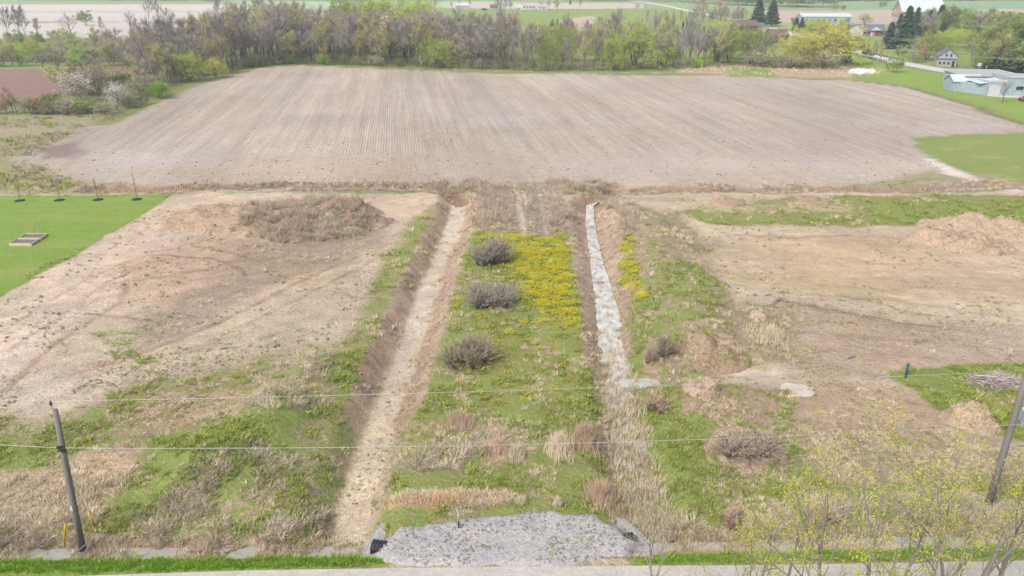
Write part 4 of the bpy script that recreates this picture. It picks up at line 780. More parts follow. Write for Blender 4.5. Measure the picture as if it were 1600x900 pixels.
# ------------------------------------------------------------------ instanced ground cover
def scatter(name, pts, sc, mats_protos, rz=None, pick=None, tilt=None, label=None):
    protos = bpy.data.collections.new(name + '_kinds')
    for i, m in enumerate(mats_protos):
        o = bpy.data.objects.new('%s_kind_%02d' % (name, i), m); protos.objects.link(o)
    n = len(pts); me = bpy.data.meshes.new(name); me.vertices.add(n); me.vertices.foreach_set('co', np.asarray(pts, np.float32).ravel())
    def att(nm, ty, arr, key='value'):
        a = me.attributes.new(nm, ty, 'POINT'); a.data.foreach_set(key, np.asarray(arr).ravel())
    rot = np.zeros((n, 3), np.float32); rot[:, 2] = RNG.uniform(0, 6.283, n) if rz is None else rz
    if tilt is not None: rot[:, 0] = tilt
    att('sca', 'FLOAT', np.asarray(sc, np.float32)); att('rotv', 'FLOAT_VECTOR', rot, 'vector'); att('pick', 'INT', np.asarray(RNG.integers(0, len(mats_protos), n) if pick is None else pick, np.int32))
    o = link(name, me); ng = bpy.data.node_groups.new(name, 'GeometryNodeTree')
    ng.interface.new_socket('Geometry', in_out='INPUT', socket_type='NodeSocketGeometry'); ng.interface.new_socket('Geometry', in_out='OUTPUT', socket_type='NodeSocketGeometry')
    gi = ng.nodes.new('NodeGroupInput'); go = ng.nodes.new('NodeGroupOutput'); iop = ng.nodes.new('GeometryNodeInstanceOnPoints'); ci = ng.nodes.new('GeometryNodeCollectionInfo')
    ci.inputs['Collection'].default_value = protos; ci.inputs['Separate Children'].default_value = True; ci.inputs['Reset Children'].default_value = True
    def at(nm, ty): a = ng.nodes.new('GeometryNodeInputNamedAttribute'); a.data_type = ty; a.inputs['Name'].default_value = nm; return a.outputs[0]
    ng.links.new(gi.outputs[0], iop.inputs['Points']); ng.links.new(ci.outputs[0], iop.inputs['Instance']); iop.inputs['Pick Instance'].default_value = True
    ng.links.new(at('pick', 'INT'), iop.inputs['Instance Index']); ng.links.new(at('sca', 'FLOAT'), iop.inputs['Scale'])
    e2r = ng.nodes.new('FunctionNodeEulerToRotation'); ng.links.new(at('rotv', 'FLOAT_VECTOR'), e2r.inputs[0]); ng.links.new(e2r.outputs[0], iop.inputs['Rotation'])
    ng.links.new(iop.outputs[0], go.inputs[0]); md = o.modifiers.new('scatter', 'NODES'); md.node_group = ng
    return tag(o, label, None, None, 'stuff')
def tuft(seed, n, h, w, lean, mat, bend=.5, rad=.1):
    r = random.Random(seed); b = MB()
    for i in range(n):
        a = r.uniform(0, 6.283); q = rad * r.random() ** .5; p = Vector((math.cos(a) * q, math.sin(a) * q, -.03)); d = Vector((math.cos(a) * lean * r.random(), math.sin(a) * lean * r.random(), 1)).normalized()
        a2 = r.uniform(0, 6.283); s_ = Vector((math.cos(a2), math.sin(a2), 0)) * w * .5; hh = h * r.uniform(.6, 1.15); m = p + d * hh * .6
        e = m + (d + Vector((math.cos(a), math.sin(a), -.3)) * bend * r.random()).normalized() * hh * .45
        n0 = len(b.v); b.v += [tuple(p - s_), tuple(p + s_), tuple(m + s_ * .7), tuple(m - s_ * .7), tuple(e)]; b.f += [(n0, n0 + 1, n0 + 2, n0 + 3), (n0 + 3, n0 + 2, n0 + 4)]
    me = b.mesh('tuft'); me.materials.append(mat); return me
G_GR = simple('grass_green', (122, 142, 66), .2, 4, rnd=.5, c2=(168, 174, 92), trans=.3); G_DR = simple('grass_dead', (218, 202, 172), .2, 4, rnd=.5, c2=(190, 172, 150), trans=.25); G_LU = simple('grass_lush', (122, 166, 44), .2, 4, rnd=.3, c2=(150, 190, 70), trans=.3)
G_RD = simple('stems_reddish', (190, 162, 136), .2, 4, rnd=.3, c2=(172, 146, 126)); G_PL = simple('reeds_pale', (226, 210, 184), .15, 4, rnd=.3, c2=(204, 186, 160)); G_YL = simple('petals_yellow', (230, 214, 40), .1, 4, rnd=.15)
G_BR = simple('stems_greybrown', (176, 164, 152), .2, 4, rnd=.35, c2=(152, 140, 132)); G_CL = simple('clod_earth', (176, 150, 130), .3, 6, rnd=.3, c2=(150, 122, 104)); G_GO = simple('grass_golden', (222, 198, 148), .2, 4, rnd=.3, c2=(206, 172, 136), trans=.2)
def clod(seed, s):
    r = random.Random(seed); b = MB(); b.lathe([(s * .5, -.1 * s), (s * .62, .12 * s), (s * .38, .36 * s), (.08 * s, .46 * s)], n=6)
    b.v = [tuple(c + r.uniform(-.12, .12) * s for c in v) for v in b.v]; me = b.mesh('clod'); me.materials.append(G_CL); return me
def weed(seed, n, s, mat):               # flat rosette of broad leaves
    r = random.Random(seed); b = MB()
    for i in range(n):
        a = r.uniform(0, 6.283); q = Vector((math.cos(a), math.sin(a), 0)); o = q * s * r.uniform(0, .5); L = s * r.uniform(.3, .6); sd_ = Vector((-q.y, q.x, 0)) * L * .4; z = Vector((0, 0, r.uniform(.02, .16)))
        b.poly([o + z * .3, o + q * L * .5 + sd_ + z, o + q * L + z * .6, o + q * L * .5 - sd_ + z])
    me = b.mesh('weed'); me.materials.append(mat); return me
def flowers(seed, n, rad):
    r = random.Random(seed); b = MB()
    for i in range(n):
        a = r.uniform(0, 6.283); q = rad * r.random() ** .5; s = r.uniform(.028, .05); z = r.uniform(.1, .2); x, y = math.cos(a) * q, math.sin(a) * q
        b.poly([(x + math.cos(k * 1.047) * s, y + math.sin(k * 1.047) * s, z) for k in range(6)])
    me = b.mesh('flowers'); me.materials.append(G_YL); return me
def sample(n, y0, y1, seed, power=1.7):
    r = np.random.default_rng(seed); u = r.random(n); a = 1 - power; y = (y0 ** a + u * (y1 ** a - y0 ** a)) ** (1 / a)
    dep = y * math.cos(PITCH) + CAMH * math.sin(PITCH); x = r.uniform(-1, 1, n) * dep * .70; return x, y, r
MNDS = []          # heaps with their own shape, for planting on them
def top_h(x, y):
    h = height(x, y)
    for f in MNDS: h = np.maximum(h, f(x, y))
    return h

# ------------------------------------------------------------------ soil heaps
HV = {}
def heap(name, cx, cy, rx, ry, rot, h, label, vals, bumps=3, rough=.35, seed=0, power=1.):
    """a dumped heap: lumpy dome over an uneven outline, edges running out into the ground; vals = what covers it"""
    r = random.Random(seed); cs, sn = math.cos(rot), math.sin(rot)
    B = [(r.uniform(-.55, .55), r.uniform(-.5, .5), r.uniform(.35, .6), r.uniform(.5, 1.)) for _ in range(bumps)]
    def f(x, y, cx=cx, cy=cy):
        u = ((x - cx) * cs + (y - cy) * sn) / rx; v = (-(x - cx) * sn + (y - cy) * cs) / ry
        w = (fbm(x, y, 2.2, 3, seed + 50) - .5) * .55; q = np.hypot(u, v) + w
        base = np.clip(1 - q ** 3, 0, 1) ** (.9 * power) * .62
        for bu, bv, br, bh in B: base = base + .38 * bh * np.clip(1 - ((u - bu + w * .5) ** 2 + (v - bv + w * .5) ** 2) / br ** 2, 0, 1) ** 1.1
        edge = sstep(1.02, .8, q)
        z = base * h * (.75 + .5 * fbm(x, y, 1.6, 3, seed)) + rough * (fbm(x, y, .9, 4, seed + 9) - .5) * edge + .15 * (fbm(x, y, .35, 2, seed + 19) - .5) * edge
        return height(x, y) + z * edge - .14 * (1 - edge) - .02
    ex = max(rx, ry) * 1.25; stp = .13 if cy < 90 else .2
    me, x, y = grid_mesh(name, np.arange(cx - ex, cx + ex, stp), np.arange(cy - ex, cy + ex, stp), f, lambda x, y: np.hypot(((x - cx) * cs + (y - cy) * sn) / rx, (-(x - cx) * sn + (y - cy) * cs) / ry) < 1.22)
    n = len(x); C, V = paint(x, y); q = np.hypot(((x - cx) * cs + (y - cy) * sn) / rx, (-(x - cx) * sn + (y - cy) * cs) / ry); k = sstep(1.15, .85, q + (fbm(x, y, 1.5, 3, 3) - .5) * .5)
    for key, v in vals.items():
        if key == 'c': C += (lin(v) - C) * k[:, None]
        else: V[key] += (v - V[key]) * k
    put_attr(me, C, V); o = link(name, me, GM)
    o.data.transform(Matrix.Translation((-cx, -cy, 0))); o.location = (cx, cy, 0)
    T2 = GM; tag(o, label, 'mound'); MNDS.append(lambda x, y, f=f, cx=cx, cy=cy, ex=ex: np.where(np.hypot(x - cx, y - cy) < ex, f(x, y), -9)); return o
def heap_px(name, px, base, wpx, dm, h, label, vals, **k):
    x, y = G(px, base); dep = y * math.cos(PITCH) + CAMH * math.sin(PITCH); rx = wpx / FPX * dep / 2
    return heap(name, x, y + dm * .5, rx, dm * .5, k.pop('rot', 0), h, label, vals, **k)
BA = (196, 170, 146)
heap_px('soil_mound', 335, 368, 250, 14, 1.6, 'bare left end of the long brushy soil mound below the field', dict(c=(200, 174, 150), g=.26, t=.3, k=.9), seed=3, bumps=4)
heap_px('brush_covered_mound', 468, 378, 262, 16, 1.7, 'long soil mound overgrown with grey brush below the field ditch', dict(c=(150, 132, 116), g=.3, t=.55, k=.5), seed=5, bumps=4)
heap_px('rubble_heap', 1500, 388, 130, 7, 1.0, 'pale heap of dug earth, left and nearest of the row', dict(c=(206, 182, 158), g=.03, t=.1, k=.8), seed=8, bumps=7, rough=1.15)
heap_px('rubble_heap', 1560, 404, 130, 8, 1.1, 'pale heap of dug earth, cut by the right edge, nearest', dict(c=(204, 180, 156), g=.05, t=.1, k=.8), seed=9, bumps=7, rough=1.15)
heap_px('rubble_heap', 1530, 374, 150, 9, 1.2, 'pale heap of dug earth, middle of the row at the back', dict(c=(210, 186, 160), g=.02, t=.1, k=.7), seed=10, bumps=7, rough=1.15)
heap_px('rubble_heap', 1605, 378, 130, 8, 1.2, 'pale heap of dug earth at the right edge, at the back', dict(c=(206, 182, 158), g=.04, t=.1, k=.8), seed=11, bumps=6, rough=1.15)
heap_px('dirt_mound', 1100, 562, 66, 4, 1.7, 'brown lumpy dirt mound above the green water inlet', dict(c=(194, 170, 146), g=.2, t=.35, k=.9), seed=13, bumps=4, rough=.6)
heap_px('dirt_mound', 1150, 576, 80, 3.4, 1.0, 'low dark dirt mound right of the lumpy one', dict(c=(176, 152, 128), g=.35, t=.35, k=.9), seed=14, bumps=3, rough=.5)
heap_px('dirt_mound', 1102, 632, 72, 3.2, 1.1, 'small cone of pinkish dirt below the green water inlet', dict(c=(208, 186, 162), g=.12, t=.2, k=.7), seed=15, bumps=2, rough=.3)
heap_px('grassy_mound', 1182, 742, 150, 5.4, 1.9, 'rounded mound of dead grass near the right roadside', dict(c=(172, 148, 122), g=.15, t=.85, k=.4), seed=16, bumps=3)
heap_px('dirt_mound', 1545, 684, 92, 4, 1.5, 'pale dirt heap with green weeds beside the right pole', dict(c=(208, 184, 158), g=.3, t=.3, k=.7), seed=17, bumps=4, rough=.5)
heap_px('dirt_mound', 1142, 325, 66, 5, .9, 'low pinkish dirt heap on the grass strip below the field', dict(c=(190, 164, 144), g=.1, t=.2, k=.6), seed=18, bumps=3)
heap_px('dirt_mound', 1270, 322, 90, 5, .7, 'long low dirt heap by the wet field ditch', dict(c=(190, 168, 144), g=.15, t=.3, k=.6), seed=19, bumps=3)
heap_px('dirt_mound', 1190, 505, 34, 2.4, .7, 'small pale dirt lump by the pale reeds', dict(c=(214, 192, 170), g=.05, t=.1), seed=20, bumps=2)

# ------------------------------------------------------------------ shrubs and clumps near the camera
def dome_shrub(seed, R_, H, n, w=.03, lean=1.1):
    """many stems from a few crowns at the ground, arching out; side twigs along them; ragged skyline"""
    r = random.Random(seed); b = MB(); st_ = MB(); lob = [(r.uniform(0, 6.283), r.uniform(.1, .6), r.uniform(.55, 1.)) for _ in range(9)]
    for a0, q0, k0 in lob:
        c = Vector((math.cos(a0) * R_ * q0, math.sin(a0) * R_ * q0, -.05))
        for j in range(n // 220):
            a = r.uniform(0, 6.283); sp = r.uniform(.05, 1.) * R_ * .62; hh = H * k0 * r.uniform(.55, 1.15) * (1 - .35 * (sp / R_) ** 2); e = c + Vector((math.cos(a) * sp, math.sin(a) * sp, hh)); m = c.lerp(e, .5) + Vector((-math.cos(a) * sp * .12, -math.sin(a) * sp * .12, hh * .14))
            st_.tube([tuple(c), tuple(m), tuple(e)], [.022, .014, .004], 3, False)
            for k in range(22):
                t = r.uniform(.25, 1.); p = c.lerp(m, t * 2) if t < .5 else m.lerp(e, t * 2 - 1); v = ((e - c).normalized() + Vector((r.uniform(-1, 1), r.uniform(-1, 1), r.uniform(-.5, .8))) * .8).normalized(); L = r.uniform(.12, .42) * (.6 + H * .25)
                s_ = v.cross(Vector((r.uniform(-1, 1), r.uniform(-1, 1), r.uniform(-1, 1)))).normalized() * w * .5
                b.tri(p - s_, p + s_, p + v * L)
    return st_, b
def shrub(px, base, wpx, H, label, mat, n=2200, seed=0, group=None, w=.022, flat=1.):
    x, y = G(px, base); dep = y * math.cos(PITCH) + CAMH * math.sin(PITCH); R_ = wpx / FPX * dep / 2; y += R_ * .7 * flat
    z = float(top_h(np.array([x]), np.array([y]))[0]); e = empty('dry_shrub', (x, y, z), 0, label, 'shrub', group)
    a, b = dome_shrub(seed, R_, H, n, w); a.build('stem', BARK, e); b.build('twigs', mat, e); return e
S_GY = simple('shrub_grey', (150, 140, 132), .3, 3, rnd=.2, c2=(136, 126, 116)); S_GG = simple('shrub_greygreen', (134, 134, 100), .3, 3, c2=(150, 134, 124)); S_GB = simple('shrub_greybrown', (170, 154, 138), .3, 3, c2=(152, 136, 122)); S_RD = simple('shrub_red', (178, 154, 134), .3, 3, c2=(160, 136, 118))
shrub(768, 424, 80, 3.3, 'round grey leafless shrub, farthest of three on the flowery strip', S_GY, 9000, 1, w=.034)
shrub(761, 493, 108, 2.5, 'round grey-brown shrub, middle of three on the flowery strip', S_GY, 10000, 2, w=.034)
shrub(727, 588, 122, 2.2, 'grey-green shrub with pale weeds, nearest of three on the strip', S_GG, 10000, 3, w=.03)
shrub(1040, 566, 76, 2.1, 'grey-green bush left of the lumpy dirt mound', S_GG, 3600, 14); shrub(1015, 570, 34, 1.5, 'pinkish brush left of the grey-green bush', S_RD, 1800, 15)
shrub(1033, 650, 70, 1.6, 'pinkish brush by the reed-filled ditch', S_RD, 2400, 16); shrub(1182, 748, 150, 1.3, 'wide grey-brown brush on the dead grass mound', S_GB, 12000, 17, w=.022, flat=.75)
shrub(1060, 840, 60, .9, 'dry brush by the right end of the culvert', S_RD, 2000, 18, w=.015); shrub(1150, 832, 60, 1.2, 'grey-brown brush at the right roadside', S_RD, 2600, 19, w=.016); shrub(1290, 828, 70, 1.1, 'dry brush beside the right roadside ditch', S_RD, 2600, 20, w=.016)
def clump(px, base, wpx, dm, H, n, mat, label, cat, name, seed, w=.03, lean=.25, bend=.3):
    x, y = G(px, base); dep = y * math.cos(PITCH) + CAMH * math.sin(PITCH); R_ = wpx / FPX * dep / 2; r = random.Random(seed); b = MB()
    rr = np.random.default_rng(seed); a = rr.uniform(0, 6.283, n); q = np.abs(rr.normal(0, .52, n)) * (.75 + .5 * vnoise(a * 1.3, a * 0 + seed, 7)); ax = np.cos(a) * q * R_; ay = np.sin(a) * q * dm / 2; hz = top_h(x + ax, y + dm / 2 + ay)
    for i in range(n):
        p = Vector((ax[i], ay[i], hz[i] - .03)); hh = H * r.uniform(.35, 1.15) * (1 - .35 * min(q[i], 1)); d = Vector((r.uniform(-lean, lean), r.uniform(-lean, lean), 1)).normalized(); s_ = Vector((1, r.uniform(-.6, .6), 0)).normalized() * w * .5
        m = p + d * hh * .65; e = m + (d + Vector((r.uniform(-1, 1), r.uniform(-1, 1), -.2)) * bend).normalized() * hh * .35
        n0 = len(b.v); b.v += [tuple(p - s_), tuple(p + s_), tuple(m + s_ * .8), tuple(m - s_ * .8), tuple(e)]; b.f += [(n0, n0 + 1, n0 + 2, n0 + 3), (n0 + 3, n0 + 2, n0 + 4)]
    o = b.build(name, mat, None, loc=(x, y + dm / 2, 0)); return tag(o, label, kind='stuff')
clump(918, 712, 40, 2.6, 1.7, 1300, G_RD, 'tall reddish dead stalks between the pale reeds and the ditch', 'weeds', 'reddish_stalks', 1, .03)
clump(876, 718, 40, 2.2, 1.5, 900, G_PL, 'pale upright reeds left of the reddish stalks', 'reeds', 'pale_reeds', 2, .035); clump(806, 728, 26, 1.8, 1.1, 420, G_PL, 'small pale reed clump left of the larger one', 'reeds', 'pale_reeds', 3, .035)
clump(778, 718, 44, 2., .9, 700, G_RD, 'low reddish stalks left of the small pale reeds', 'weeds', 'reddish_stalks', 4, .03); clump(945, 800, 56, 2.6, 1.4, 1300, G_RD, 'reddish dead stalks behind the gravel entrance', 'weeds', 'reddish_stalks', 5, .028, .4)
clump(695, 792, 200, 1.2, .6, 1300, G_GO, 'long band of golden dead grass behind the gravel entrance', 'grass', 'golden_grass', 6, .03, .3); clump(813, 795, 18, .8, .8, 160, G_PL, 'small tilted pale reed tuft left of the gravel entrance top', 'reeds', 'pale_reeds', 7, .03, .5)
clump(1218, 545, 60, 5, 1.0, 800, G_PL, 'sparse pale reeds in the damp patch right of the mounds', 'reeds', 'pale_reeds', 8, .035); clump(873, 795, 22, .8, .8, 160, G_PL, 'short pale reed tuft behind the gravel entrance', 'reeds', 'pale_reeds', 9, .03)
clump(720, 674, 60, 2., .8, 700, G_RD, 'reddish dead weeds on the central strip under the wire', 'weeds', 'reddish_stalks', 10, .03)

# ------------------------------------------------------------------ ground cover
def scat_points(n, y0, y1, seed, fn, power=1.7):
    x, y, r = sample(n, y0, y1, seed, power); C, V = paint(x, y)
    keep = fn(x, y, V, r); x, y = x[keep], y[keep]; z = top_h(x, y)
    return x, y, z, {k: v[keep] for k, v in V.items()}, r
def hd(z, y): return np.ones_like(z)
onroad = lambda x, y: (y < np.interp(x, [e[0] for e in edge], [e[1] for e in edge]) + .25) | (poly_sd(x, y, PAD) > -.15)
def dist_scale(y): return np.clip((y / 45.) ** .55, .8, 2.)
M_G = [tuft(i, 16, .24, .03, .8, G_GR, .6, .16) for i in range(3)] + [weed(i, 8, .17, G_GR) for i in range(3)]
x, y, z, V, r = scat_points(150000, 34.5, 120, 1, lambda x, y, V, r: (r.random(len(x)) < np.clip((V['g'] - .12) * .8, 0, 1) * (V['g'] < .96) * (fbm(x, y, 1.4, 3, 61) < .2 + .42 * V['g'])) & ~onroad(x, y))
nz = np.nonzero(z > -.75)[0]; sc_ = r.uniform(.6, 1.5, len(x)) * dist_scale(y) * np.where(r.random(len(x)) < .06, 1.7, 1)
scatter('meadow_grass', np.stack([x, y, z], 1)[nz], sc_[nz], M_G, label='green tufts and weeds over the rough ground')
print('green', len(nz))
M_L = [tuft(10 + i, 20, .2, .03, .7, G_LU, .6, .16) for i in range(3)]
x, y, z, V, r = scat_points(60000, 34.2, 60, 2, lambda x, y, V, r: (V['g'] > .93) & ~onroad(x, y) & (y < 39.), 1.02)
scatter('verge_grass', np.stack([x, y, z], 1), r.uniform(.6, 1.3, len(x)), M_L, label='lush green grass of the road verge')
M_D = [tuft(20 + i, 18, .34, .028, 1.3, G_DR, 1.2, .14) for i in range(4)]
x, y, z, V, r = scat_points(150000, 34.8, 118, 3, lambda x, y, V, r: (r.random(len(x)) < np.clip((V['t'] - .12) * .9, 0, 1) * (V['g'] < .95) * (fbm(x, y, 1.8, 3, 71) < .2 + .55 * V['t'])) & ~onroad(x, y))
mn = fbm(x, y, 6, 2, 88); scatter('dead_grass', np.stack([x, y, z], 1), r.uniform(.5, 1.2, len(x)) * dist_scale(y) * (1 + .8 * (mn > .55) * (V['t'] > .6)) * np.clip(y / 60, .8, 1), M_D, label='tan dead grass lying over the rough ground'); print('dry', len(x))
# long fallen grass on the hummocks left of the dry ditch
M_F = [tuft(30 + i, 30, .6, .028, 2.2, G_DR, 1.6, .35) for i in range(2)] + [tuft(34 + i, 30, .6, .028, 2., G_BR, 1.5, .35) for i in range(2)] + [tuft(37, 30, .4, .028, 1.2, G_GR, 1., .35)]
FZ = [GP(p) for p in ([(250, 800), (330, 745), (420, 700), (480, 740), (470, 800), (500, 780), (490, 850), (270, 852)], [(-60, 810), (200, 800), (270, 830), (500, 820), (520, 850), (-60, 862)], [(1020, 800), (1200, 790), (1330, 780), (1640, 770), (1640, 846), (1030, 852)],
    [(960, 640), (975, 560), (985, 640), (1005, 720), (1025, 810), (1000, 830), (985, 740)], [(400, 560), (520, 560), (500, 640), (360, 680)], [(620, 660), (820, 680), (800, 740), (620, 740)], [(640, 828), (740, 795), (780, 790), (700, 815), (640, 845)])]
x, y, r = sample(26000, 35, 70, 4); m = np.zeros(len(x), bool)
for P in FZ: m |= (poly_sd(x, y, P) > 0) & (fbm(x, y, 1.7, 3, 91) > .53)
m &= ~onroad(x, y) & (seg_dist(x, y, LD) > 1.6) & (seg_dist(x, y, RS) > .5); x, y = x[m], y[m]; z = top_h(x, y)
scatter('fallen_grass', np.stack([x, y, z], 1), r.uniform(.5, 1.3, len(x)), M_F, label='long fallen dead grass in heaps by the roadside'); print('fallen', len(x))
# rushes down the wet ditch
M_R = [tuft(40 + i, 14, .6, .035, .5, G_PL if i % 2 else G_DR, .6, .22) for i in range(4)] + [tuft(46, 14, .4, .035, .6, G_GR, .6, .2)]
x, y, r = sample(24000, 35, 70, 5); d = seg_dist(x, y, RD); m = (d < 1.5) & (y < 66) & (r.random(len(x)) < np.clip((66 - y) / 10, .05, 1)); x, y = x[m], y[m]; z = np.maximum(height(x, y), -1.05)
scatter('ditch_rushes', np.stack([x, y, z], 1), r.uniform(.6, 1.3, len(x)), M_R, label='pale rushes filling the lower end of the wet ditch')
x, y, r = sample(9000, 34.8, 40, 15, .1); d = seg_dist(x, y, RS); m = (d < .9) & ~onroad(x, y) & (fbm(x, y, 1.5, 2, 5) > .42) & (poly_sd(x, y, PAD) < -1.2); x, y = x[m], y[m]; z = np.maximum(height(x, y), -.54)
scatter('roadside_rushes', np.stack([x, y, z], 1), r.uniform(.35, .8, len(x)), M_R, label='short rushes in the roadside ditch')
# stubble on the bed of the dry ditch
x, y, r = sample(8000, 36, 66, 6); d = seg_dist(x, y, LD); m = (d < 1.3); x, y = x[m], y[m]; z = height(x, y)
scatter('ditch_stubble', np.stack([x, y, z], 1), r.uniform(.3, .6, len(x)), [tuft(50 + i, 10, .4, .03, .5, G_DR, .5, .2) for i in range(3)], label='short dead stubble on the sandy ditch bed')
# dandelions
M_Y = [flowers(i, 9, .3) for i in range(3)]
x, y, z, V, r = scat_points(160000, 38, 118, 7, lambda x, y, V, r: (r.random(len(x)) < np.clip(V['d'] * 1.1, 0, 1) * (fbm(x, y, 1.1, 4, 31) < .2 + .36 * V['d'])) & (V['f'] < .3))
scatter('dandelions', np.stack([x, y, z], 1), r.uniform(.8, 1.4, len(x)) * dist_scale(y), M_Y, label='yellow dandelions flowering in the grass strip'); print('flowers', len(x))
# clods and small tufts on bare earth
M_C = [clod(i, .22) for i in range(4)] + [tuft(60 + i, 12, .2, .05, 1., G_BR, .6, .14) for i in range(2)] + [weed(60, 8, .3, G_GR), weed(61, 9, .26, G_GR)]
x, y, z, V, r = scat_points(60000, 36, 118, 8, lambda x, y, V, r: (r.random(len(x)) < .75 * V['k'] * (1 - V['f'])) & (V['g'] < .5) & (fbm(x, y, 4, 4, 55) > .49) & ~onroad(x, y))
pk = np.where(r.random(len(x)) < .3, r.integers(0, 4, len(x)), r.integers(4, 8, len(x))); scatter('earth_clods', np.stack([x, y, z], 1), (.3 + .8 * r.random(len(x)) ** 2) * dist_scale(y), M_C, pick=pk, label='clods and small weeds on the bare earth'); print('clods', len(x))
# residue and weeds on the ploughed field
x, y, z, V, r = scat_points(60000, 112, 270, 9, lambda x, y, V, r: (V['f'] > .25) & (r.random(len(x)) < .03 + .35 * np.clip(V['g'], 0, 1)), 1.2)
scatter('field_residue', np.stack([x, y, z], 1), r.uniform(.3, .9, len(x)), [clod(70, .4), clod(71, .35), weed(72, 7, .5, G_OLV := simple('weeds_olive', (170, 160, 80), .2, 4, rnd=.3)), clod(73, .35)], label='crop residue and weeds on the ploughed field'); print('residue', len(x))
# brush along the field ditches
BZ = [GP(p) for p in ([(395, 322), (480, 310), (560, 318), (588, 345), (560, 376), (440, 378), (385, 360)], [(742, 285), (795, 284), (798, 362), (742, 362)], [(855, 285), (880, 290), (890, 362), (862, 362)], [(670, 286), (750, 282), (742, 300), (690, 302)], [(872, 284), (960, 288), (950, 304), (880, 304)], [(955, 315), (990, 318), (990, 372), (972, 376)])]
x, y, r = sample(30000, 90, 124, 12, .1); m = np.zeros(len(x), bool)
for P in BZ: m |= poly_sd(x + (fbm(x, y, 2, 3, 4) - .5) * 3, y + (fbm(x, y, 2, 3, 14) - .5) * 3, P) > 0
m &= (fbm(x, y, 2.2, 3, 44) > .43); x, y = x[m], y[m]; z = top_h(x, y)
def twigtuft(seed, n, H, mat):
    r_ = random.Random(seed); b = MB()
    for i in range(n):
        a = r_.uniform(0, 6.283); p = Vector((math.cos(a) * .2 * r_.random(), math.sin(a) * .2, 0)); v = Vector((math.cos(a) * r_.uniform(.1, .9), math.sin(a) * r_.uniform(.1, .9), 1)).normalized(); L = H * r_.uniform(.5, 1.1); s_ = v.cross(Vector((r_.uniform(-1, 1), r_.uniform(-1, 1), 0))).normalized() * .014
        b.poly([p - s_, p + s_, p + v * L]); 
        for k in range(4): t = r_.uniform(.3, .95); q = p + v * L * t; u = (v + Vector((r_.uniform(-1, 1), r_.uniform(-1, 1), 0)) * .8).normalized(); b.poly([q - s_ * .8, q + s_ * .8, q + u * L * .3])
    me = b.mesh('twigs'); me.materials.append(mat); return me
scatter('low_brush', np.stack([x, y, z], 1), r.uniform(.45, 1.1, len(x)), [twigtuft(i, 26, 1.1, S_GB if i else S_RD) for i in range(4)] + [tuft(120, 26, .5, .05, .8, G_GR, .6, .3), tuft(121, 26, .6, .05, .8, G_DR, .6, .3)], label='low grey-brown brush on the long mound, the track and the ditch bends'); print('brush', len(x))
P_ = np.concatenate([FL, FR]); x, y, r = sample(60000, 105, 124, 11, .1); m = (((np.minimum(seg_dist(x, y, FL), seg_dist(x, y, FR)) > 1.1) & (np.minimum(seg_dist(x, y, FL), seg_dist(x, y, FR)) < 2.6)) & (y > 113) & (fbm(x, y, 6, 3, 66) > .52) | (poly_sd(x, y, GP([(735, 290), (880, 290), (885, 362), (738, 360)])) > 0) & (np.abs(x - G(811, 320)[0]) > .8) & (np.abs(x - G(845, 320)[0]) > .7)) & (r.random(len(x)) < .5); x, y = x[m], y[m]; z = top_h(x, y)
scatter('ditch_brush', np.stack([x, y, z], 1), r.uniform(.25, .95, len(x)), [tuft(80 + i, 16, .8, .05, .9, G_BR if i % 2 else G_DR, .5, .25) for i in range(4)], label='grey-brown dead weeds along the field ditch'); print('dbrush', len(x))

# ------------------------------------------------------------------ utility poles and wires by the road
M_POLE = simple('pole_wood', (150, 146, 142), .3, 6, stretch=(6, 6, .4), c2=(122, 116, 112)); M_STEEL = simple('grey_steel', (170, 176, 180), .08, 4, .45, spec=.4); M_WHT = simple('white_paint', (236, 236, 234), .05, 4, .5)
M_WIRE = simple('wire_aluminium', (196, 196, 192), .05, 2, .5, spec=.4); M_DKW = simple('cable_dark', (120, 120, 118), .05, 2, .6); M_PORC = simple('insulator_glass', (70, 92, 110), .1, 3, .25, spec=.5); M_BLK = simple('black_plastic', (38, 40, 46), .15, 3, .5, spec=.4)
def upole(base, top, r0, r1, label):
    b = Vector(base); d = Vector(top) - b; e = empty('utility_pole', b, 0, label, 'utility pole')
    MB().tube([(0, 0, -.3), tuple(d * .33), tuple(d * .66), tuple(d)], [r0, r0 * .9, (r0 + r1) * .52, r1], 12).build('post', M_POLE, e, True)
    return e, b, d
pb = G(127, 850, .1); ptop = AT(86, 640, pb[1] + .1)
e1, b1, d1 = upole((pb[0], pb[1], 0), ptop, .19, .13, 'grey wooden utility pole leaning at the left roadside')
ins = MB(); ins.tube([tuple(d1 + Vector((-.13, 0, -.25))), tuple(d1 + Vector((-.15, 0, .35)))], .025, 6); ins.build('pin', M_STEEL, e1)
MB().lathe([(.05, 0), (.09, .05), (.06, .1), (.085, .15), (.05, .22), (.03, .28)], tuple(d1 + Vector((-.15, 0, .25)))).build('insulator', M_PORC, e1, True)
def on(d, z, off=(0, 0, 0)): return d * (z / d.z) + Vector(off)
zc = AT(104, 697, pb[1]).z; cp = on(d1, zc)
br = MB(); br.box(tuple(cp + Vector((0, -.22, 0))), (.3, .14, .12)); br.lathe([(.14, -.06), (.17, 0), (.14, .06)], tuple(cp + Vector((.2, -.3, -.1))), 10, 'y'); br.tube([tuple(cp + Vector((-.15, -.2, -.3))), tuple(cp + Vector((.05, -.22, .1)))], .03, 5); br.build('cable_clamp', M_BLK, e1)
c2_ = on(d1, zc - 1.9); MB().tube([tuple(cp + Vector((.2, -.22, -.1))), tuple(c2_ + Vector((.32, -.15, .6))), tuple(c2_ + Vector((.28, -.15, 0)))], .02, 5).build('drip_loop', simple('cable_green', (150, 170, 150), .1), e1)
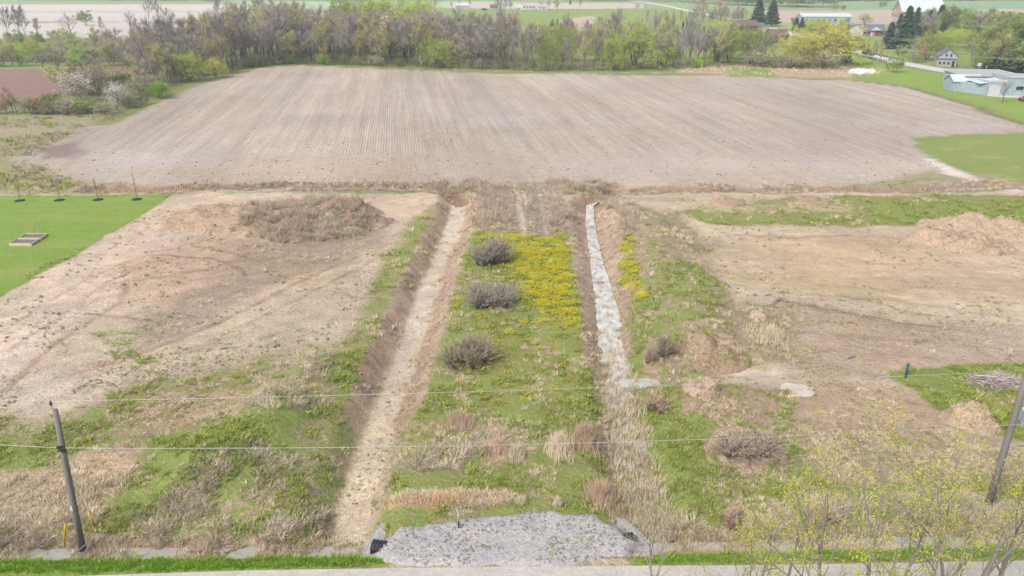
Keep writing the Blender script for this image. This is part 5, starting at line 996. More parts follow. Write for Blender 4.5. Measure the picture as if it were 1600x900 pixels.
MB().box(tuple(on(d1, AT(115, 792, pb[1]).z) + Vector((-.05, -.19, 0))), (.12, .02, .3)).build('number_tag', M_WHT, e1)
pb2 = G(1543, 792, 0); t2 = AT(1618, 540, pb2[1] + .1)
e2_, b2, d2 = upole((pb2[0], pb2[1], 0), t2, .21, .15, 'grey wooden utility pole leaning at the right roadside, top outside the frame')
tz = AT(1583, 650, pb2[1]).z; tc = on(d2, tz, (.62, -.05, 0))
tf = MB(); tf.lathe([(.28, -.5), (.31, -.46), (.31, .34), (.33, .36), (.33, .42), (.26, .5), (.1, .53)], tuple(tc), 16); tf.build('transformer_tank', simple('tank_paint', (196, 212, 214), .08, 3, .5, spec=.3), e2_, True)
MB().box(tuple(tc + Vector((-.38, 0, .05))), (.18, .12, .6)).box(tuple(tc + Vector((0, -.32, .1))), (.2, .05, .1)).build('tank_bracket', M_STEEL, e2_)
for o_ in (-.12, .14): MB().lathe([(.05, 0), (.08, .06), (.05, .12), (.075, .18), (.03, .28)], tuple(tc + Vector((o_, -.05, .5)))).build('bushing', M_PORC, e2_, True)
MB().box(tuple(on(d2, AT(1598, 622, pb2[1]).z) + Vector((.35, -.05, 0))), (.7, .07, .07)).build('arm', M_WHT, e2_)
def wire(p0, p1, sag, r, mat, label, n=26):
    P = []
    for i in range(n + 1):
        t = i / n; q = Vector(p0).lerp(Vector(p1), t); q.z -= sag * 4 * t * (1 - t); P.append(tuple(q))
    o = MB().tube(P, r, 4).build('power_line', mat); return tag(o, label, 'wire')
A1 = b1 + d1 + Vector((-.15, 0, .5)); A2 = AT(1640, 577, pb2[1]); 
def ext(a, b, k): return Vector(a) + (Vector(a) - Vector(b)) * k
wire(A1, A2, .25, .013, M_WIRE, 'thin top wire from the left pole top across to the right pole')
B1 = b1 + cp + Vector((.05, -.25, 0)); B2 = AT(1584, 664, pb2[1] - .2); wire(B1, B2, .5, .016, M_WIRE, 'pale middle wire clamped to the left pole, crossing above the gravel entrance')
wire(AT(-60, 692, pb[1] - .3), B1, .0, .016, M_WIRE, 'pale wire running left from the left pole out of frame')
C1 = b1 + c2_ + Vector((.25, -.15, .55)); C2 = AT(1565, 708, pb2[1] - .2); wire(C1, C2, .42, .008, M_DKW, 'thinnest, lowest wire crossing above the gravel entrance')
wire(B2, AT(1680, 662, pb2[1]), .0, .016, M_WIRE, 'pale wire leaving the right pole to the right')

# yellow guy-wire guards, stake, markers
M_YEL = simple('guard_yellow', (240, 186, 20), .06, 3, .5, spec=.3)
def guard(pxb, pxt, off, label):
    b = G(*pxb); b = Vector((b[0], b[1], .0)); t = AT(pxt[0], pxt[1], b.y + off); d = t - b; e = empty('guy_guard', b, 0, label, 'guy guard')
    MB().tube([(0, 0, -.15), tuple(d * .5), tuple(d)], [.055, .05, .045], 8).build('sleeve', M_YEL, e, True); MB().tube([tuple(d), tuple(d * 1.25)], .012, 4).build('guy_wire', M_STEEL, e)
guard((100, 850), (102, 818), .1, 'yellow plastic guy guard left of the left pole'); guard((147, 822), (137, 797), .2, 'yellow plastic guy guard right of the left pole, leaning left')
sb = G(1415, 589); tp = MB(); e = empty('marker_post', (sb[0], sb[1], float(top_h(np.array([sb[0]]), np.array([sb[1]]))[0])), 0, 'dark teal marker post in the green patch at the right', 'post')
MB().tube([(0, 0, -.1), (0, 0, 1.05)], .09, 10).build('post', simple('teal_pipe', (20, 92, 120), .1, 3, .5, spec=.3), e, True); MB().lathe([(.13, 0), (.13, .14), (.06, .2)], (0, 0, 1.0), 10).build('cap', simple('teal_cap', (40, 130, 140), .1, 3, .5), e)
sb = G(717, 828); e = empty('survey_stake', (sb[0], sb[1], .05), 0, 'thin white marker flag stake standing at the back of the gravel entrance', 'stake')
MB().tube([(0, 0, -.2), (-.05, 0, 1.35)], .022, 6).build('rod', M_WHT, e); MB().box((0, 0, .28), (.1, .07, .62), 0, .7).build('sleeve', M_BLK, e); MB().poly([(-.05, -.02, 1.32), (-.04, -.02, .8), (.08, .02, .85), (.02, 0, 1.2)]).build('flag', M_WHT, e)
# culvert pipe ends
def culvert(px, py, side, label):
    p = G(px, py, -.25); e = empty('culvert_pipe', (p[0], p[1], -.36), R(10) * side, label, 'culvert'); b = MB(); L = 1.9; n = 16; m = 30; r0 = .46
    prof = []
    for i in range(m): h = i / (m - 1) * L; prof.append((r0 + .028 * math.cos(i * 1.57 * 1.3), h * -side))
    base = len(b.v)
    for r_, h in prof:
        for k in range(n): a = 2 * math.pi * k / n; b.v.append((h, r_ * math.cos(a), r_ * math.sin(a)))
    for i in range(m - 1):
        for k in range(n): b.f.append((i * n + k, i * n + (k + 1) % n, (i + 1) * n + (k + 1) % n, (i + 1) * n + k))
    b.build('corrugated_pipe', M_BLK, e)
    k = MB(); 
    for (ra, rb) in ((.4, .5),):
        for j in range(n):
            a0, a1 = 2 * math.pi * j / n, 2 * math.pi * (j + 1) / n; x = .01 * side
            k.poly([(x, ra * math.cos(a0), ra * math.sin(a0)), (x, rb * math.cos(a0), rb * math.sin(a0)), (x, rb * math.cos(a1), rb * math.sin(a1)), (x, ra * math.cos(a1), ra * math.sin(a1))])
    k.build('rim', simple('rim_pale', (200, 204, 208), .1, 3), e); MB().lathe([(.39, 0), (.39, .02)], (-.5 * side, 0, 0), 14, 'x').build('bore_shade', simple('bore_shade_black', (16, 16, 18), .05), e)  # the black disc stands in for the shade inside the pipe
culvert(583, 853, -1, 'black corrugated culvert pipe end left of the gravel entrance'); culvert(989, 842, 1, 'black culvert pipe end right of the gravel entrance')
# stones and weeds on the gravel
x, y, r = sample(7000, 34.8, 40.5, 21, .1); m = (poly_sd(x, y, PAD) > -.7) & (fbm(x, y, 1.6, 3, 2) > .4); x, y = x[m], y[m]
M_S = simple('pebble_grey', (186, 184, 188), .25, 8, rnd=.5, c2=(130, 124, 122)); sts = []
for i in range(3):
    m_ = clod(90 + i, .12); m_.materials.clear(); m_.materials.append(M_S); sts.append(m_)
scatter('driveway_stones', np.stack([x, y, pad_h(x, y)], 1), r.uniform(.4, 1.2, len(x)), sts, label='loose stones on the gravel entrance')
x, y, r = sample(700, 34.8, 38, 22, .1); m = (poly_sd(x, y, PAD) > .0) & (fbm(x, y, 1.3, 3, 12) > .56); x, y = x[m], y[m]
scatter('driveway_weeds', np.stack([x, y, pad_h(x, y)], 1), r.uniform(.5, 1., len(x)), [weed(95, 8, .2, G_GR), weed(96, 8, .2, G_OLV)], label='small weeds growing through the gravel entrance')

# raised beds, saplings with mulch rings on the left lawn
M_LUM = simple('pale_lumber', (224, 216, 182), .12, 4, c2=(205, 196, 170)); M_BED = simple('bed_soil', (142, 132, 128), .35, 5, bump=.5)
def bed(c0, c1, c2, c3, label, stakes):
    P = [Vector((*G(*c), 0)) for c in (c0, c1, c2, c3)]; o = sum(P, Vector()) / 4; e = empty('raised_bed', o, 0, label, 'garden bed'); P = [p - o for p in P]
    for i in range(4):
        a, b = P[i], P[(i + 1) % 4]; d = (b - a); an = math.atan2(d.y, d.x); c = (a + b) / 2; MB().box((c.x, c.y, .14), (d.length - .08 * (i % 2) * 2, .09, .34), an).build('board', M_LUM, e)
    b = MB(); b.v = [(p.x * .97, p.y * .97, .2) for p in P]; b.f = [(0, 1, 2, 3)]; b.build('soil', M_BED, e)
    rr = random.Random(4)
    for i in range(stakes): x_, y_ = P[1].lerp(P[0], .12 + .09 * i), 0; q = P[2].lerp(P[3], .2 + i * .1).lerp(P[1], .15 * (i % 3)); MB().tube([tuple(q), (q.x + rr.uniform(-.1, .1), q.y, 1.5)], .02, 4).build('stake', TW_B, e)
bed((15, 384), (50, 384), (61, 376.5), (27, 376.5), 'nearer wooden raised garden bed on the left lawn', 0)
bed((30, 375.5), (64, 375.5), (74, 368), (41, 368), 'farther wooden raised garden bed with thin stakes on the left lawn', 4)
for px, H, lab in ((31, 1.9, 'young bare sapling in a dark mulch ring, leftmost of four'), (93, 1.8, 'young bare sapling in a dark mulch ring, second from left'), (153, 3.2, 'young bare sapling in a dark mulch ring, third from left'), (214, 3.9, 'young bare sapling in a dark mulch ring, nearest the bare dirt')):
    x, y = G(px, 314 - px * .012); e = empty('young_sapling', (x, y, 0), 0, lab, 'sapling')
    MB().lathe([(.75, -.02), (.68, .07), (.3, .12), (.1, .1)], n=16).build('mulch_ring', simple('mulch_dark', (58, 66, 56), .3, 6), e, True); r_ = random.Random(px); b = MB(); b.tube([(0, 0, 0), (.05, 0, H * .5), (-.03, .02, H)], [.04, .03, .012], 5); b.build('trunk', BARK, e); b = MB()
    for i in range(26): a = r_.uniform(0, 6.28); z0 = H * r_.uniform(.35, .95); b.tube([(0, 0, z0), (math.cos(a) * .45 * (1.2 - z0 / H), math.sin(a) * .4, z0 + H * .16)], [.014, .006], 3)
    b.build('branches', TW_B, e)
# litter on the bare ground
x, y = G(1329, 559); e = MB(); e.box((0, 0, .12), (1.1, .25, .06), .5).box((.1, .1, .2), (.7, .12, .05), .45); o = e.build('loose_plank', simple('plank_grey', (190, 180, 176), .2, 4), None, loc=(x, y, 0)); tag(o, 'pale broken plank lying on the bare ground at the right', 'plank')
x, y = G(1570, 609); e = empty('brush_pile', (x, y + 1, 0), 0, 'pile of cut grey branches in the green patch beside the right pole', 'brush pile'); r_ = random.Random(9); b = MB()
for i in range(420):
    a = r_.uniform(0, 6.28); q = r_.random() ** .6; p = Vector((math.cos(a) * q * 2.3, math.sin(a) * q * 1.1, r_.uniform(.0, .8) * (1 - q * q) + .05)); v = Vector((r_.uniform(-1, 1), r_.uniform(-.6, .6), r_.uniform(-.25, .3))).normalized() * r_.uniform(.4, 1.1); b.tube([tuple(p), tuple(p + v)], [.03, .012], 3, False)
b.build('branches', simple('twigs_cut', (176, 160, 160), .3, 4), e); MB().tube([(-1.8, .3, .6), (-.6, -.6, .9)], [.05, .03], 5).build('log', M_LUM, e)
x, y = G(1536, 596); o = MB().box((0, 0, .12), (.95, .5, .1), .2).box((.75, .2, .2), (.3, .12, .35), -.4).build('scrap_board', simple('scrap_pale', (180, 172, 176), .2), None, loc=(x, y, 0)); tag(o, 'grey scrap board with a white end left of the cut branches', 'board')
x, y = G(122, 868, 0); b = MB(); b.tube([(0, 0, -.3), (.5, .7, .35)], [.05, .03], 5); b.tube([(-.6, .1, -.3), (.3, .9, .3)], [.04, .03], 5); o = b.build('fallen_branch', M_POLE, None, loc=(x, y, 0)); tag(o, 'broken dry branches at the foot of the left pole', 'branch')

# ------------------------------------------------------------------ buildings
M_SID = simple('siding_blue', (188, 206, 214), .06, 2); M_RFW = simple('roof_white', (226, 236, 238), .06, 2, .6); M_RFG = simple('roof_grey', (196, 200, 200), .1, 2); M_SHG = simple('shingle_grey', (128, 132, 148), .2, 5); M_GLS = simple('window_glass', (52, 62, 74), .1, 2, .15, spec=.6)
M_BRK = simple('brick_red', (156, 92, 88), .2, 6); M_BRN = simple('brown_siding', (132, 112, 116), .15, 3); M_BLU = simple('shed_blue', (176, 204, 222), .08, 2); M_RED = simple('barn_red', (204, 158, 142), .15, 3); M_CON = simple('concrete', (196, 192, 186), .12, 3)
def win(e, M, c, w, h, ny, mat=None, name='window', fr=M_WHT):
    f = MB().box(c, (w + .2, .1, h + .2), 0, 1, M).build(name, fr, e); MB().box((c[0], c[1] + ny * .06, c[2]), (w, .06, h), 0, 1, M).build('pane' if name == 'window' else 'panel', mat or M_GLS, f)
def gable(e, x0, x1, y0, y1, zw, zr, wall, roof, along='x', ov=.35, th=.15, z0=0, rn='roof', wn_='wall'):
    b = MB().box(((x0 + x1) / 2, (y0 + y1) / 2, z0 + (zw - z0) / 2), (x1 - x0, y1 - y0, zw - z0))
    if along == 'x':
        ym = (y0 + y1) / 2
        for x in (x0, x1): b.poly([(x, y0, zw), (x, y1, zw), (x, ym, zr)] if x == x1 else [(x, y1, zw), (x, y0, zw), (x, ym, zr)])
        b.build(wn_, wall, e); r_ = MB(); k = (zr - zw) / (ym - y0)
        for s_ in (-1, 1):
            ye = ym + s_ * ((y1 - y0) / 2 + ov); ze = zr - k * ((y1 - y0) / 2 + ov)
            A = [(x0 - ov, ym, zr + .02), (x1 + ov, ym, zr + .02), (x1 + ov, ye, ze), (x0 - ov, ye, ze)]; n = len(r_.v); r_.v += A + [(p[0], p[1], p[2] + th) for p in A]; r_.f += [tuple(n + i for i in q) for q in ((0, 1, 2, 3), (7, 6, 5, 4), (0, 4, 5, 1), (1, 5, 6, 2), (2, 6, 7, 3), (3, 7, 4, 0))]
    else:
        xm = (x0 + x1) / 2
        for y in (y0, y1): b.poly([(x1, y, zw), (x0, y, zw), (xm, y, zr)])
        b.build(wn_, wall, e); r_ = MB(); k = (zr - zw) / (xm - x0)
        for s_ in (-1, 1):
            xe = xm + s_ * ((x1 - x0) / 2 + ov); ze = zr - k * ((x1 - x0) / 2 + ov)
            A = [(xm, y0 - ov, zr + .02), (xm, y1 + ov, zr + .02), (xe, y1 + ov, ze), (xe, y0 - ov, ze)]; n = len(r_.v); r_.v += A + [(p[0], p[1], p[2] + th) for p in A]; r_.f += [tuple(n + i for i in q) for q in ((0, 1, 2, 3), (7, 6, 5, 4), (0, 4, 5, 1), (1, 5, 6, 2), (2, 6, 7, 3), (3, 7, 4, 0))]
    return r_.build(rn, roof, e)
# pale blue building on the right: origin at its front corner by the garage door
ox, oy = G(1540, 149.5); e = empty('blue_building', (ox, oy, 0), R(-4), 'pale blue flat-roofed building with a white garage door at the right edge', 'building')
MB().box((2.7, 3.5, 1.75), (5.3, 7, 3.5)).build('garage_block', M_SID, e); MB().prism([(.02, 3.5), (5.34, 3.5), (5.34, 4.1), (.02, 3.9)], -.06, .25).build('parapet', M_RFW, e)
MB().box((10.2, 5, 2.3), (9.6, 9.6, 4.6)).build('shop_block', M_SID, e); MB().box((10.2, .2, 4.75), (9.9, .35, .3)).build('fascia', M_RFW, e); MB().box((10.2, 5.2, 4.66), (9.4, 9.3, .12)).build('roof', M_RFG, e)
b = MB(); b.box((6., 16, 1.9), (15., 14, 3.8)); b.build('rear_block', M_SID, e); b = MB(); b.box((6., 16, 3.9), (15.6, 14.6, .22)); b.build('roof', M_RFG, e); b = MB(); b.box((6., 23.3, 4.12), (15.8, .3, .25)); b.box((13.7, 16, 4.12), (.3, 14.6, .25)); b.build('roof_edge', M_RFW, e)
gable(e, -5.2, 2.2, 7.6, 13.5, 2.7, 4.1, M_SID, M_RFW, 'x', rn='wing_roof', wn_='wing_wall'); 
b = MB(); b.v = [(-1.6, 1.2, 2.9), (0, -.1, 3.3), (5.2, .4, 3.45), (5.2, 7.4, 3.9), (-2.2, 7.4, 3.2)]; b.f = [(0, 1, 2, 3, 4)]; b.build('lean_roof', M_RFW, e); b = MB(); b.prism([(-4.9, 0), (0, 0), (0, 3.1), (-4.9, 2.4)], 7.5, 7.62); b.poly([(-.02, .1, 0), (-3.6, 7.5, 0), (-3.6, 7.5, 2.7), (-.02, .1, 3.2)]); b.build('side_wall', M_SID, e)
win(e, None, (1.9, -.05, 1.35), 2.7, 2.5, -1, M_WHT, 'garage_door'); win(e, None, (8.3, .17, 2.), 1.9, .9, -1); win(e, None, (14.2, .17, 2.1), 1.2, 1.2, -1); MB().box((11.2, .15, 1.1), (.9, .08, 2.1)).build('door', M_WHT, e)
f = empty('porch_railing', (ox + 9.6, oy - 2.2, 0), R(-4), 'white picket railing before the pale blue building', 'railing'); MB().box((0, 0, .95), (7, .08, .1)).build('rail', M_WHT, f); MB().box((0, 0, .2), (7, .08, .1)).build('rail', M_WHT, f)
pm_ = MB().box((0, 0, .5), (.1, .07, .95)).mesh('picket')
for i in range(12): link('picket', pm_, M_WHT, f, (-3.3 + i * .6, 0, 0))
o = MB().poly([(ox - .5, oy - .9, .03), (ox + 4, oy - 3.5, .03), (ox + 22, oy - 8, .03), (ox + 22, oy - .1, .03), (ox + .2, oy - .2, .03)]).build('yard_paving', gravel_mat('yard_gravel', (214, 208, 206), (226, 220, 216), .1, 5)); tag(o, kind='structure')
treepx('spreading', 1566, 160, 124, 'bare pruned tree before the pale blue building', .9)
def vehicle(kind, x, y, rz, body, label, L=4.5, H=1.5, wd=1.8):
    e = empty(kind, (x, y, .05), rz, label, 'car' if kind != 'garden_tractor' else 'tractor'); h = wd / 2
    if kind == 'garden_tractor':
        MB().prism([(-.9, .45), (.95, .45), (1., .95), (.1, 1.), (-.1, .7), (-.9, .75)], -.3, .3).build('body', body, e); MB().box((-.45, 0, .95), (.5, .45, .12)).box((-.68, 0, 1.15), (.1, .45, .4)).build('seat', M_BLK, e); MB().tube([(.05, 0, .95), (-.12, 0, 1.25)], .03, 5).build('steering_column', M_BLK, e)
        for wx, r_, y_ in ((-.6, .42, .5), (.7, .28, .42)):
            for s_ in (-1, 1): MB().lathe([(r_ * .6, -.12), (r_, -.1), (r_, .1), (r_ * .6, .12)], (wx, s_ * y_, r_), 12, 'y').build('wheel', M_BLK, e)
        return e
    b = MB(); b.prism([(-L / 2, .35), (L / 2, .35), (L / 2, .72), (L * .28, .92), (-L / 2 + .1, .95)], -h, h); b.build('body', body, e)
    b = MB(); b.prism([(L * .24, .9), (L * .1, H), (-L * .28, H), (-L * .45, .93)], -h * .86, h * .86); b.build('cabin_glass', M_GLS, e); MB().prism([(L * .1, H - .02), (L * .09, H + .05), (-L * .27, H + .05), (-L * .28, H - .02)], -h * .85, h * .85).build('roof', body, e)
    for wx in (-L * .31, L * .31):
        for s_ in (-1, 1): w_ = MB().lathe([(.2, -.11), (.33, -.1), (.33, .1), (.2, .11)], (wx, s_ * (h - .06), .33), 12, 'y').build('wheel', M_BLK, e); MB().lathe([(.18, -.12), (.18, .12)], (wx, s_ * (h - .05), .33), 8, 'y').build('rim', M_STEEL, w_)
    for s_ in (-1, 1): MB().box((L / 2, s_ * h * .7, .68), (.06, .3, .14)).build('headlight', M_WHT, e); MB().box((-L / 2, s_ * h * .75, .75), (.06, .25, .16)).build('taillight', simple('tail_red', (170, 30, 30), .05), e)
    return e
vx, vy = G(1508, 139.5); vehicle('garden_tractor', vx, vy, R(170), simple('tractor_blue', (50, 70, 96), .1, 3, .5), 'small dark blue garden tractor parked beside the pale blue building')
x, y = G(1521, 143); o = MB().lathe([(.55, -.12), (.6, -.1), (.6, .1), (.55, .12)], (0, 0, .4), 12, 'y').box((-1.2, 0, .3), (1.6, .5, .3)).build('black_tyre', M_BLK, None, loc=(x, y, 0)); tag(o, 'black tyre and low frame lying beside the blue wall', 'tyre')
vx, vy = G(1600, 158); vehicle('parked_car', vx + .9, vy, R(190), simple('car_red', (150, 34, 50), .05, 3, .3, spec=.5), 'dark red car cut by the right edge beside the blue building')
vx, vy = G(1356, 86.5); vehicle('dark_van', vx, vy, R(-62), simple('car_dark', (58, 62, 74), .05, 3, .35, spec=.5), 'dark van driving over the road bridge', 5.2, 2.1, 1.9); vx, vy = G(1330, 80); vehicle('dark_car', vx, vy + 1, R(-62), simple('car_black', (50, 52, 60), .05, 3, .35, spec=.5), 'dark car on the road behind the van')
x, y = G(1527, 116); e = empty('white_board', (x, y, 0), 0, 'small white board on a thin post beside the pale blue building', 'sign'); MB().tube([(0, 0, 0), (0, 0, 2.6)], .06, 6).build('post', M_STEEL, e); MB().box((0, -.1, 3.0), (1.2, .1, .95)).build('board', M_WHT, e)
x, y = G(1539, 116.5); o = MB().tube([(0, 0, 0), (0, 0, 2.4)], .07, 6).lathe([(.12, 0), (.1, .3), (.02, .35)], (0, 0, 2.3), 8).build('white_post', M_WHT, None, loc=(x, y, 0)); tag(o, 'thin white post right of the white board', 'post')
# roadside house
hx, hy = G(1478, 104); e = empty('roadside_house', (hx, hy, 0), R(-20), 'old pale house with grey roof and two dark upper windows by the road', 'house')
gable(e, -2.8, 3.2, 0, 8, 3.4, 5.8, simple('old_white', (206, 208, 210), .15, 3), M_SHG, 'y'); MB().box((-.4, -1.2, 1.3), (6., 2.2, 2.4)).build('porch', M_CON, e); MB().prism([(-3.6, 2.5), (2.8, 2.5), (2.8, 2.75), (-3.6, 2.75)], -2.5, .1).build('porch_roof', M_SHG, e)
for wx in (-.5, .95): win(e, None, (wx, -.08, 3.9), .7, 1.1, -1)
for wx in (-2.4, -1.1, .2): win(e, None, (wx, -2.36, 1.4), .8, .9, -1)
MB().box((1.7, -2.36, 1.05), (.85, .08, 2.)).build('door', M_GLS, e); MB().box((3.26, 3, 1.8), (.06, 1., 1.2)).build('side_window', M_GLS, e)
# white gabled brick house
hx, hy = G(1336, 56.5); e = empty('ranch_house', (hx, hy, 0), R(-6), 'long brick house with white gable end and grey roof above the road', 'house')
gable(e, -2.5, 14.5, 0, 8.4, 2.9, 5.4, M_BRK, M_SHG, 'x'); MB().prism([(-3, 0), (3.4, 0), (3.4, 3.1), (.2, 5.0), (-3, 3.1)], -1.2, -.05).build('white_gable', M_WHT, e); b = MB().prism([(7.2, 2.9), (12.4, 2.9), (9.8, 4.6)], -1., -.05); b.build('porch_gable', M_WHT, e)
for wx in (4.6, 6.5): win(e, None, (wx, -.08, 1.7), 1.2, 1.1, -1)
win(e, None, (12.8, -.08, 1.6), 1.6, 1.2, -1); MB().box((9., -.6, 1.2), (.25, .25, 2.6)).build('porch_post', M_WHT, e); MB().box((8, -.1, 1.05), (1., .1, 2.1)).build('door', M_WHT, e); MB().box((5, 4.2, 5.4), (.8, .8, 1.6)).build('chimney', M_BRK, e)
hx, hy = G(1412, 66); e = empty('grey_roof_house', (hx, hy, 0), R(20), 'grey-roofed house half hidden by the tallest pine', 'house'); gable(e, -5, 6, 0, 8, 3.2, 5.8, simple('dull_siding', (150, 158, 168), .1, 3), M_SHG, 'x')
for wx in (-3, 0, 3.5): win(e, None, (wx, -.08, 1.8), 1.2, 1.1, -1)
# long pale blue shed
hx, hy = G(1252, 37); e = empty('long_blue_shed', (hx, hy, 0), R(-3), 'long pale blue shed beyond the willows, at the edge of the brown field', 'shed'); gable(e, 0, 31, 0, 12, 4.3, 6, M_BLU, M_RFW, 'x')
for i in range(6): win(e, None, (3 + i * 3.6, -.08, 2.2), 1.5, 1.3, -1)
MB().box((24.5, -.1, 1.9), (3.6, .12, 3.4)).build('shed_door', M_WHT, e); MB().box((28.6, -.1, 1.7), (2.6, .12, 3.)).build('shed_door', M_SHG, e)
# great barn with white roof
hx, hy = G(1409, 27); e = empty('great_barn', (hx, hy, 0), R(-2), 'great barn with broad white roof and pale red gable', 'barn'); gable(e, 0, 30, 0, 17, 4.2, 11.5, M_RED, M_RFW, 'x', .8, .3)
for i in range(4): win(e, None, (4 + i * 7, -.08, 2.2), 1.2, 1., -1)
MB().box((15, -.12, 1.8), (4, .14, 3.6)).build('barn_door', M_WHT, e)
# white shed in the meadow, dark house, brown house
hx, hy = G(1076, 75); e = empty('white_shed', (hx, hy, 0), 0, 'white shed with dark roof in the meadow behind the wood', 'shed'); gable(e, -2.6, 2.6, 0, 3.5, 2., 2.9, M_WHT, M_SHG, 'x'); win(e, None, (-1, -.08, 1.1), .9, .7, -1); MB().box((1.2, -.06, .95), (.9, .08, 1.8)).build('door', M_SHG, e)
hx, hy = G(1172, 49); e = empty('brown_roof_house', (hx, hy, 0), R(12), 'dark-roofed house beside the two tall pines', 'house'); gable(e, -8, 5, 0, 9, 3., 5.6, M_BRN, M_BRN, 'x'); gable(e, 5.2, 9.5, 1, 7, 2.6, 4.2, M_WHT, M_SHG, 'x', rn='annex_roof', wn_='annex_wall')
for wx in (-6, -3, 2.5): win(e, None, (wx, -.08, 1.7), 1.2, 1.1, -1)
hx, hy = G(1213, 68); e = empty('brown_house', (hx, hy, 0), R(6), 'brown house with white trim left of the great willows', 'house'); gable(e, -2.5, 5.5, 0, 8, 3.6, 6, M_BRN, M_BRN, 'x'); MB().box((1, 4, 6.2), (.7, .7, 1.4)).build('chimney', M_WHT, e)
for wx in (-1, 2, 4): win(e, None, (wx, -.08, 1.9), 1., 1.1, -1)
hx, hy = G(1188, 84); e = empty('small_white_hut', (hx, hy, 0), 0, 'small white hut half hidden behind the broad willow', 'hut'); gable(e, -1.6, 1.6, 0, 2.4, 1.6, 2.3, M_WHT, M_SHG, 'x'); MB().box((0, -.06, .8), (.8, .08, 1.5)).build('door', M_SHG, e)
# far farmyard
hx, hy = G(826, 15); e = empty('white_farmhouse', (hx, hy, 0), 0, 'long white farm building far off beyond the green field', 'farmhouse'); gable(e, -5.5, 6, 0, 8, 3, 5.4, M_WHT, simple('roof_pink', (214, 190, 190), .1, 3), 'x')
for wx in (-4, -1, 2, 4.5): win(e, None, (wx, -.08, 1.7), 1., 1.1, -1)
hx, hy = G(811, 16.5); e = empty('white_garage', (hx, hy, 0), 0, 'small white garage left of the far farm building', 'garage'); gable(e, -2.5, 2.5, 0, 5, 2.6, 3.9, M_WHT, M_RFW, 'x'); MB().box((0, -.06, 1.1), (2.2, .1, 2.1)).build('garage_door', M_RFG, e)
hx, hy = G(847, 15.5); e = empty('white_cottage', (hx, hy, 0), 0, 'low white cottage behind the far olive trees', 'cottage'); gable(e, -4, 4, 0, 6, 2.8, 4.6, M_WHT, M_RFG, 'x'); win(e, None, (-1.5, -.08, 1.6), 1., 1., -1); MB().box((1.5, -.06, 1), (.9, .1, 2.)).build('door', M_SHG, e)
hx, hy = G(722, 14); e = empty('pale_barn', (hx, hy, 0), 0, 'pale low barn behind the thin trees of the far field', 'barn'); gable(e, -6, 6, 0, 8, 3, 4.6, simple('pale_siding', (220, 206, 200), .1, 3), M_RFW, 'x'); MB().box((0, -.06, 1.3), (3, .1, 2.6)).build('barn_door', M_RFG, e)
hx, hy = G(771, 13); e = empty('dark_shed', (hx, hy, 0), 0, 'dark low shed at the left of the far grove', 'shed'); gable(e, -3, 4, 0, 5, 2.2, 3.2, M_BRN, M_BRK, 'x'); MB().box((0, -.06, .9), (1.6, .1, 1.8)).build('shed_door', M_SHG, e)
hx, hy = G(757, 16); o = MB().box((0, 0, .7), (4.5, 1.8, 1.2)).box((-1, 0, 1.5), (2, 1.6, .7), 0, .8).build('dark_wagon', M_BLK, None, loc=(hx, hy, 0)); tag(o, 'small dark wagon standing on the far green field', 'wagon')

# road bridge with rails
fp = [Vector((*p, 0)) for p in far_road_pts]
def along(px0, px1, n): # points on the far road between two picture columns
    P = np.array([(p[0], p[1]) for p in far_road_pts]); pr = np.array([proj(p[0], p[1], 0)[0] for p in P]); o_ = np.argsort(pr); t = np.linspace(px0, px1, n); return np.stack([np.interp(t, pr[o_], P[o_, 0]), np.interp(t, pr[o_], P[o_, 1])], 1)
for side, lab, c0, c1 in ((-1, 'near guard rail of the road bridge, on dark posts', 1331, 1392), (1, 'far guard rail of the road bridge, on dark posts', 1345, 1400)):
    Q = along(c0, c1, 16); t = np.gradient(Q, axis=0); n_ = np.stack([t[:, 1], -t[:, 0]], 1) / np.hypot(t[:, 0], t[:, 1])[:, None]; Q = Q - side * n_ * 4.4 * -1; o0 = Vector((Q[8][0], Q[8][1], 0)); e = empty('guard_rail', o0, 0, lab, 'guard rail')
    MB().tube([(q[0] - o0.x, q[1] - o0.y, .75) for q in Q], .16, 4).build('rail', M_CON if side < 0 else M_STEEL, e); po = MB().box((0, 0, .35), (.28, .28, .75)).mesh('post')
    for q in Q[::1]: link('post', po, M_BLK, e, (q[0] - o0.x, q[1] - o0.y, 0))
Q = along(1355, 1385, 2); c = (Q[0] + Q[1]) / 2; dr = Q[1] - Q[0]; an = math.atan2(dr[1], dr[0]); e = empty('culvert_bridge', (c[0] - 3.6, c[1] - 2.4, 0), an, 'concrete road culvert with dark opening under the guard rail', 'bridge')
MB().box((0, 0, .15), (12, .8, 1.2)).build('headwall', M_CON, e); MB().box((1, -.45, -.05), (4.6, .1, .9)).build('opening', simple('bore_shade_black', (16, 16, 18), .05), e)  # opening is a black slab painted for the shade under the road
